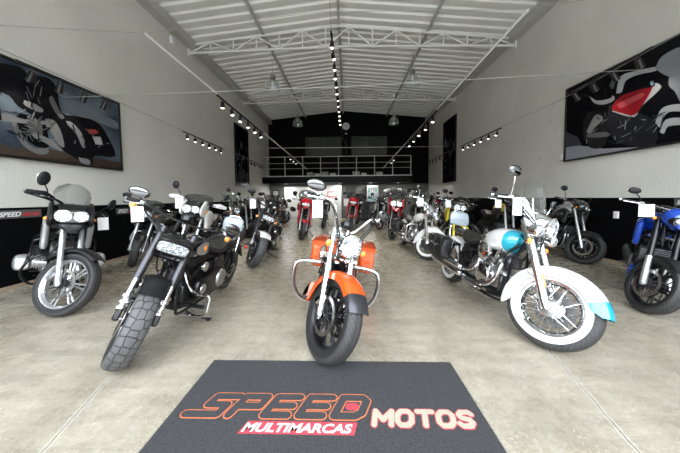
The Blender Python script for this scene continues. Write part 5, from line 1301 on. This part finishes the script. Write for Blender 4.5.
def track(lab, A_, B_, n, aim, drop=.0, power=50, lights=(0,), hs=1.0):
    A_, B_ = Vector(A_), Vector(B_); t = thing('track_light', lab, 'track light', A_)
    d = B_-A_; q = MB('black_frame')
    L_ = d.length; rm = d.to_track_quat('Y', 'Z').to_matrix(); q.box(d/2, (.035*hs,L_,.03*hs), rot=rm, bev=.004); q.build('rail', t)
    for i in range(n):
        p = d*((i+.5)/n); ax = Vector(aim).normalized(); ax = (ax+Vector((rnd.uniform(-.15,.15), rnd.uniform(-.15,.15), 0))).normalized()
        h = MB('black_frame'); h.rod(p, p+Vector((0,0,-.07*hs)), .010*hs, n=6); c0 = p+Vector((0,0,-.10*hs))
        h.lathe([(.02,-.05),(.035,-.045),(.038,.05),(.044,.09),(.040,.088),(.034,.05)], (0,0,0), ax=ax, n=14, cap=False)
        h.lathe([(.001,-.05),(.02,-.05)], (0,0,0), ax=ax, n=14, cap=False)
        k0 = 0
        # shift the lathe part to its pivot
        nb = 14*(6+2)
        for vi in range(len(h.v)-nb, len(h.v)): h.v[vi] = h.v[vi]*hs+c0
        ho = h.build('lamp_head', t)
        bl = MB('bulb'); bl.lathe([(.001,.078),(.02,.076),(.033,.068),(.030,.05)], (0,0,0), ax=ax, n=12); bl.v = [v*hs+c0 for v in bl.v]; bl.build('bulb', ho)
        if i in lights:
            ld = bpy.data.lights.new('spot', 'SPOT'); ld.energy = power; ld.spot_size = R(70); ld.spot_blend = .6; ld.color = (1,.93,.82); ld.shadow_soft_size = .04
            lo_ = bpy.data.objects.new('lamp_beam', ld); C.objects.link(lo_); lo_.parent = t; lo_.location = c0+ax*.12*hs; lo_.rotation_euler = ax.to_track_quat('-Z','Y').to_euler()
    return t
dn = Vector((0,0,-.03))
track('row of black track spots on the left conduit above the tall banner', on(LA,LB,6.1)+dn, on(LA,LB,8.6)+dn, 6, (.25,-.35,-1), lights=(0,2,4), power=95, hs=1.35)
track('far pair of track spots on the left conduit in front of the mezzanine rail', on(LA,LB,11.2)+dn, on(LA,LB,12.4)+dn, 3, (.2,-.4,-1), lights=(1,), power=95)
track('row of black track spots on the right conduit beside the right banner', on(RA,RB,7.2)+dn, on(RA,RB,9.9)+dn, 5, (-.2,-.35,-1), lights=(0,2,4), power=95, hs=1.35)
track('far pair of track spots on the right conduit in front of the mezzanine rail', on(RA,RB,11.6)+dn, on(RA,RB,12.6)+dn, 2, (-.2,-.4,-1), lights=(0,), power=95)
track('track spots above the left wall poster, their lamps lit against the print', (-4.4,3.3,3.14), (-4.4,4.7,3.12), 4, (-.75,.1,-1), lights=(0,2), power=10, hs=1.1)
track('row of six track spots on the left wall cable between poster and banner', (-4.4,6.7,3.10), (-4.4,8.9,3.05), 6, (.45,-.3,-1), lights=(0,2,4), power=50)
track('farther row of track spots on the left wall cable past the tall banner', (-4.4,11.0,3.02), (-4.4,13.2,3.0), 6, (.1,.0,-1), lights=(1,4), power=45)
track('track spots above the right wall poster with two bright lamps', (4.5,3.9,3.44), (4.5,5.3,3.32), 4, (.75,.1,-1), lights=(0,2), power=10, hs=1.1)
track('row of six track spots on the right wall cable beside the right banner', (4.5,7.5,3.26), (4.5,10.1,3.25), 6, (-.45,-.3,-1), lights=(0,2,4), power=50)
track('farther row of track spots on the right wall cable, left of the right banner', (4.5,11.6,3.25), (4.5,14.0,3.25), 5, (-.1,.0,-1), lights=(1,3), power=45)
track('long centre row of track spots hanging down the middle of the hall', (-.37,6.6,5.52), (-.30,12.6,5.05), 12, (.1,-.3,-1), lights=(0,3,6,9), power=170, hs=1.5)
cable('thin wire carrying the centre row of track spots', [(-.37,5.6,6.3), (-.37,6.6,5.54), (-.2,14.2,4.6), (0,15.5,4.4)], .006)
q = MB('hose'); q.tube([(-.02,14.0,4.6),(.0,14.1,3.9),(-.05,14.2,3.0)], .02, n=6, k=3); tag(q.build('hanging_wire'), 'dark bundle of wires hanging down at the mezzanine centre', 'wire')

# pendant lamps
def pendant(lab, x, y, z, s=1.0, zt=5.66):
    t = thing('pendant_lamp', lab, 'lamp', (x,y,z))
    q = MB('lens_glass'); q.lathe([(.07*s,.20*s),(.12*s,.16*s),(.19*s,.04*s),(.22*s,-.10*s),(.222*s,-.12*s),(.215*s,-.12*s),(.185*s,.035*s),(.115*s,.155*s)], ax=(0,0,1), n=28, cap=False)
    for i in range(14):
        a_ = 2*PI*i/14; q.tube([(.075*s*math.cos(a_),.075*s*math.sin(a_),.20*s),(.195*s*math.cos(a_),.195*s*math.sin(a_),.04*s),(.222*s*math.cos(a_),.222*s*math.sin(a_),-.12*s)], .004, n=4, k=3, m='rail_metal')
    q.lathe([(.218*s,-.12*s),(.228*s,-.12*s),(.228*s,-.108*s),(.218*s,-.108*s)], ax=(0,0,1), n=28, closed=True, m='rail_metal')
    q.build('shade', t)
    q = MB('grey_cast'); q.lathe([(.01,.36*s),(.05*s,.34*s),(.075*s,.30*s),(.08*s,.19*s),(.03*s,.17*s)], ax=(0,0,1), n=18); q.build('lamp_holder', t)
    q = MB('logo_white'); q.ball((0,0,.09*s), (.05*s,.05*s,.09*s), n=12); q.build('lamp_bulb', t)
    q = MB('cable'); q.rod((0,0,.34*s), (0,0,zt-z), .006, n=6); q.build('cord', t)
pendant('glass pendant lamp hanging from the nearer truss on the left', -2.24, 7.75, 4.70)
pendant('glass pendant lamp hanging from the nearer truss on the right', 2.0, 7.75, 4.76)
pendant('glass pendant lamp on the farther truss, left, against the black wall', -2.28, 11.85, 4.80)
pendant('glass pendant lamp on the farther truss, right, against the black wall', 2.2, 11.85, 4.80)
# ------------------------------------------------------------------ the motorcycles where they stand
def hang(bike, label, side=-1, at=-2, dz=-.01, dx=.08, size=(.11,.17), face=None, tilt=0, mix=0):
    root, T, pts = bike; p = Vector(pts[-2]).lerp(Vector(pts[-1]), mix)
    w = root.matrix_basis @ (T @ Vector((p.x+dx, side*p.y, p.z+dz)))
    yaw = math.atan2(0-w.y, 0-w.x) if face is None else face
    return tag_card(label, w, (R(tilt), 0, yaw), size)

fb = cruiser('black muscle cruiser with a wide knobbed front tyre and slim oblong headlight', -1.76, 1.86, a=2, lean=11, steer=36, name='cruiser_motorcycle',
    s=dict(rf=.335, twf=.155, th=.115, tire='tire_hex', fork='inverted', head='rect', wheel='cast10', rim='black_metal', spoke='gunmetal', lip='brushed', paint='black_paint', badge=('silver_paint',), fa=(62,142), fdrop=.025, fend='satin_black', fw=.018, legw=.13,
    bar='wide', barm='black_metal', half_guard=True, exhaust='black_metal', exh2='black_metal', derby='brushed', aircleaner='black_metal', rocker='gunmetal', sissy=True, sissyz=.96, mback='dark_chrome', msize=(.065,.038), mup=.05, mout=.02, sigbar=True, rake=31, top=.77, disc=(-1,1)))
hang(fb, 'white price card hanging by the orange signal of the black muscle cruiser', dz=-.03, size=(.085,.13))
og = cruiser('orange and black bagger with chrome guards, parked at the mat edge', -.205, 1.945, a=-3, lean=8, steer=36, name='bagger_motorcycle',
    s=dict(rf=.335, twf=.125, th=.095, wheel='turbine', rim='black_metal', spoke='black_metal', lip='gunmetal', paint='orange_paint', fend='orange_paint', ftip=58, ftipm='gunmetal', fa=(34,190), fdrop=.075, legr=.82, bags='hard', guard=True, boards=True, head='round', headr=.098,
    headz=.0, top=.71, bagz=-.11, bagy=.32, tz=.74, bar='ape', mup=.055, mout=.02, mpos=.5, msize=(.07,.042), fork='chrome', slider='chrome', exhaust='black_metal', exh2='black_metal', rake=27, fends=25, gw_=.35, disc=(-1,1), sigz=-.03, sigr=.03, carrier=None))
hang(og, 'white price card hanging from the bar of the orange bagger', dz=-.03, size=(.085,.15), mix=.55)
hg = cruiser('white and turquoise touring cruiser with whitewall tyres and clear windshield', 1.65, 2.12, a=3, lean=9, steer=31, name='touring_motorcycle',
    s=dict(rf=.33, twf=.135, th=.105, wheel='wire', rim='chrome', spoke='chrome', lip='chrome', whitewall=True, paint='white_paint', tank2=('teal_paint','white_paint'), fend='white_paint', ftip=38, ftipm='teal_paint', fa=(14,200), fdrop=.10, fflare=.02, trim=None, disc=(1,), bighub=True,
    bags='leather', wind=True, lamps=True, sissy=True, sissyz=.99, boards=True, head='nacelle', headr=.095, headz=.05, badge=('black_paint',), rocker='chrome', case='brushed', primary='chrome', exhaust='chrome', mup=.20, reflect=True, frame='black_metal', wb=1.66, legw=.12, bar='wide', seatm='leather', rfa=175, sigz=-.14, sigr=.032, tz=.80, tks=1.15, rack=True, gw=True, fends=15))
hang(hg, 'white price card hanging from the bar of the white and turquoise cruiser', dz=-.0, size=(.07,.165))
gs = sport('silver and black adventure motorcycle beside the left wall poster', -3.19, 2.62, a=52, lean=8, steer=40, name='adventure_motorcycle',
    s=dict(style='adv', rf=.34, rr=.33, twf=.115, wb=1.50, th=.075, wheel='cast7', rim='silver_paint', spoke='silver_paint', lip='silver_paint', paint='silver_paint', paint2='plastic', nosem='plastic', ns=1.3, tankm='silver_paint', guards=True, wind='clear_shield', windh=.24, windw=.62, boxer=True, ez=.47, crash='black_metal', forkm='alu', sliderm='alu', fz=.10, barw=.40, rack=True, seatz=.86, mirh=.13, msize=(.045,.065), framem='gunmetal', hifend=True, fendm='plastic', tire='tire_groove'))
hang(gs, 'white price card hanging from the left bar of the silver adventure motorcycle', side=1, dz=-.04)
bl = sport('blue naked sport motorcycle at the right edge with a black front wheel', 3.25, 2.78, a=-48, lean=8, steer=34, name='naked_motorcycle',
    s=dict(style='naked', rf=.305, wheel='cast5', paint='blue_paint', nosem='blue_paint', paint2='satin_black', fz=.06, windh=.06, wind='smoke_shield', barw=.36, tail='blue_paint', mirh=.09, msize=(.045,.03), forkm='black_metal', sliderm='alu', tankm='blue_paint', belly='blue_paint', twf=.125))
hang(bl, 'white price card hanging from the bar of the blue naked motorcycle', dz=-.0, dx=.12, size=(.115,.14))
dk = sport('dark grey naked motorcycle by the black dado, right of the clear windshield', 4.40, 4.78, a=-3, lean=8, steer=24, name='naked_motorcycle',
    s=dict(style='naked', paint='dark_paint', tankm='silver_paint', nosem='dark_paint', fz=.10, barw=.40, hi=0, windh=.08, sliderm='brushed'))
c2 = cruiser('black cruiser with a white front fender, behind the muscle cruiser', -1.77, 4.56, a=4, lean=11, steer=30,
    s=dict(rf=.335, twf=.15, th=.115, tire='tire_hex', fork='inverted', head='rect', wheel='cast10', spoke='gunmetal', paint='white_paint', tank2=('white_paint','black_paint'), fend='white_paint', legw=.13, bar='wide', barm='black_metal', exhaust='black_metal', exh2='black_metal', derby='brushed', aircleaner='black_metal', fa=(55,150), fdrop=.03, mback='black_metal', hi=0, mup=.1, rake=30))
hang(c2, 'white price card hanging from the black cruiser with a white front fender')
ws = cruiser('white cruiser with whitewall tyres standing behind the turquoise one', 1.60, 5.07, a=4, lean=9, steer=36, name='touring_motorcycle',
    s=dict(rf=.325, th=.105, wheel='wire', rim='chrome', spoke='chrome', lip='chrome', whitewall=True, paint='white_paint', fend='white_paint', fa=(14,198), fdrop=.12, fflare=.02, wind=True, lamps=True, head='nacelle', headr=.095, bags='leather', boards=True, rocker='chrome', case='brushed', primary='chrome', guard=True, bar='wide', hi=0, sissy=False, mup=.17, headz=.03))
hang(ws, 'white price card hanging from the white cruiser with whitewall tyres', size=(.12,.17))
r1 = sport('red adventure motorcycle behind the white cruiser, right of the aisle', 1.35, 7.6, a=-8, lean=8, steer=14, name='adventure_motorcycle', s=dict(style='adv', ns=1.6, rf=.33, paint='red_paint', nosem='red_paint', beakm='red_paint', tankm='red_paint', fz=.10, wind='smoke_shield', windh=.22, hi=0, hifend=True, guards=True, msize=(.06,.045), mirm='brushed'))
r2_ = sport('red sport tourer on the left of the aisle, right of the white fendered cruiser', -1.42, 7.6, a=4, lean=8, steer=14, name='sport_touring_motorcycle', s=dict(style='faired', ns=1.5, rf=.31, paint='red_paint', nosem='red_paint', tankm='red_paint', fz=.14, wind='smoke_shield', windh=.24, hi=0, fendm='red_paint', barw=.40))
r3_ = sport('red sport motorcycle at the far end of the aisle, seen behind the orange bagger', 0.08, 9.5, a=-4, lean=8, steer=10, name='sport_motorcycle', s=dict(style='faired', ns=1.5, rf=.31, paint='red_paint', nosem='red_paint', tankm='red_paint', fz=.16, hi=0, windh=.18, fendm='red_paint', barw=.38))
hang(r3_, 'white price card hanging from the far red motorcycle behind the orange bagger', size=(.2,.28))

BG = [
 # kind, label, x, y, a, lean, steer, spec
 ('sport','dark street motorcycle with grey fairing tips by the left wall, behind the silver adventure bike',-4.10,4.62,14,8,22,dict(style='adv',rf=.31,paint='grey_paint',paint2='plastic',tankm='dark_paint',fz=.04,windh=.14,crash='rail_metal',sliderm='grey_cast',mirh=.10)),
 ('sport','white and black adventure motorcycle between the muscle cruiser and the left wall',-2.80,4.05,10,8,22,dict(style='adv',rf=.34,paint='white_paint',nosem='white_paint',tankm='white_paint',fz=.12,guards=True,guardc='white_paint',windh=.14,mirh=.16,msize=(.04,.055))),
 ('cruiser','black cruiser with high chrome bars angled out from the left wall',-3.15,6.75,46,9,30,dict(wheel='cast10',spoke='brushed',wind=True,bar='ape',headr=.09)),
 ('sport','dark naked motorcycle in the left wall row, next past the one with high chrome bars',-3.2,7.95,44,8,20,dict(paint='dark_paint',fz=.12,tankm='grey_paint')),
 ('sport','black and white motorcycle in the left wall row, third past the tall chrome bars',-3.2,9.15,44,8,18,dict(paint='black_paint',tankm='white_paint',fz=.12,windh=.2)),
 ('sport','black naked motorcycle left of the red sport tourer',-2.32,6.95,2,8,16,dict(paint='black_paint',tankm='black_paint',fz=.10)),
 ('sport','grey adventure motorcycle in the left wall row below the tall banner',-3.2,10.35,44,8,18,dict(style='adv',paint='grey_paint',fz=.12,windh=.24)),
 ('cruiser','black cruiser with chrome lamps in the left wall row, just past the banner',-3.2,11.55,44,9,20,dict(wheel='cast5')),
 ('sport','black street motorcycle deepest in the left wall row',-3.2,12.7,44,8,18,dict(paint='dark_paint',fz=.1)),
 ('sport','white naked motorcycle behind the red sport tourer',-2.0,10.3,5,8,14,dict(paint='black_paint',tankm='white_paint',nosem='white_paint',fz=.14)),
 ('sport','black naked motorcycle left of the far red sport bike',-1.05,10.6,4,8,12,dict(paint='black_paint',tankm='silver_paint',fz=.12)),
 ('sport','grey and white touring bike at the far end of the aisle',.45,12.0,-4,8,12,dict(style='adv',paint='grey_paint',fz=.12,windh=.26,tankm='white_paint')),
 ('sport','white and black naked motorcycle behind the red adventure bike',1.25,9.95,4,8,14,dict(paint='white_paint',tankm='black_paint',fz=.12,nosem='black_paint')),
 ('sport','black adventure motorcycle right of the red adventure bike',2.28,8.3,-4,8,14,dict(style='adv',paint='dark_paint',fz=.14,windh=.26,tankm='grey_paint')),
 ('sport','yellow and black motorcycle behind the silver backrest pad',2.55,5.95,-6,8,18,dict(style='adv',paint='yellow_paint',nosem='black_paint',fz=.06,tankm='black_paint',forkm='yellow_paint',windh=.08,hifend=True,fendm='yellow_paint',sliderm='yellow_paint')),
 ('sport','black naked motorcycle with a yellow tank behind the turquoise fuel tank',3.40,5.35,-6,8,20,dict(paint='satin_black',nosem='dark_paint',fz=.12,tankm='yellow_paint',windh=.08)),
 ('sport','black street motorcycle nearest in the angled row on the right wall',3.45,8.25,-44,8,18,dict(paint='dark_paint',fz=.10,tankm='silver_paint')),
 ('sport','blue and white motorcycle, second in the angled row on the right wall',3.45,9.45,-44,8,18,dict(paint='white_paint',nosem='blue_paint',fz=.12,tankm='blue_paint')),
 ('sport','black and red motorcycle, third in the angled row on the right wall',3.45,10.65,-44,8,18,dict(paint='black_paint',nosem='red_paint',fz=.12)),
 ('sport','black adventure motorcycle at the far right corner of the hall',3.45,11.85,-44,8,18,dict(paint='black_paint',fz=.12,style='adv',windh=.2)),
 ('sport','grey faired motorcycle far back on the right of the aisle',2.25,10.9,-4,8,12,dict(style='faired',paint='grey_paint',fz=.14,windh=.2)),
]
cards = {1:'white price card hanging from the white adventure motorcycle',15:'white price card hanging from the naked motorcycle with the yellow tank',14:'white price card hanging from the yellow and black motorcycle',5:'white price card hanging from the black naked motorcycle left of the red sport tourer'}
for i, (kd, lab, x, y, a, ln, st, sp) in enumerate(BG):
    sp = dict(sp); sp['hi'] = 0
    b_ = (cruiser if kd == 'cruiser' else sport)(lab, x, y, a=a, lean=ln, steer=st, s=sp, name='cruiser_motorcycle' if kd == 'cruiser' else {'adv':'adventure_motorcycle','faired':'sport_motorcycle'}.get(sp.get('style'), 'naked_motorcycle'))
    if i in cards: hang(b_, cards[i], size=(.12,.18))

# ------------------------------------------------------------------ light and camera
w = bpy.data.worlds.new('sky'); bpy.context.scene.world = w; w.use_nodes = True; nt = w.node_tree; bg = nt.nodes['Background']
tc = nt.nodes.new('ShaderNodeTexCoord'); sp = nt.nodes.new('ShaderNodeSeparateXYZ'); cr = nt.nodes.new('ShaderNodeValToRGB')
el = cr.color_ramp.elements; el[0].position = 0; el[0].color = (.05,.05,.045,1); el[1].position = 1; el[1].color = (.80,.88,1,1)
for ps, cl in ((.02,(.12,.12,.11,1)), (.20,(.16,.165,.17,1)), (.30,(.85,.90,.97,1))): e = el.new(ps); e.color = cl
nt.links.new(tc.outputs['Generated'], sp.inputs[0]); nt.links.new(sp.outputs[2], cr.inputs[0]); nt.links.new(cr.outputs[0], bg.inputs[0]); bg.inputs[1].default_value = 12.0

cam = bpy.data.cameras.new('camera'); co = bpy.data.objects.new('camera', cam); C.objects.link(co); bpy.context.scene.camera = co
cam.sensor_width = 36; cam.lens = 36*250/680; cam.clip_start = .05; cam.clip_end = 100; cam.shift_y = -16.3/680
co.matrix_world = Matrix.Translation((0,0,1.27)) @ Matrix.Rotation(R(1.6), 4, 'Z') @ Matrix.Rotation(PI/2-R(2.8), 4, 'X') @ Matrix.Rotation(-R(.5), 4, 'Z')
sc = bpy.context.scene
sc.view_settings.view_transform = 'Standard'; sc.view_settings.look = 'None'; sc.view_settings.gamma = 1; sc.view_settings.exposure = -0.1
sc.cycles.max_bounces = 8; sc.cycles.diffuse_bounces = 4; sc.cycles.glossy_bounces = 4; sc.cycles.transparent_max_bounces = 12; sc.cycles.sample_clamp_indirect = 6
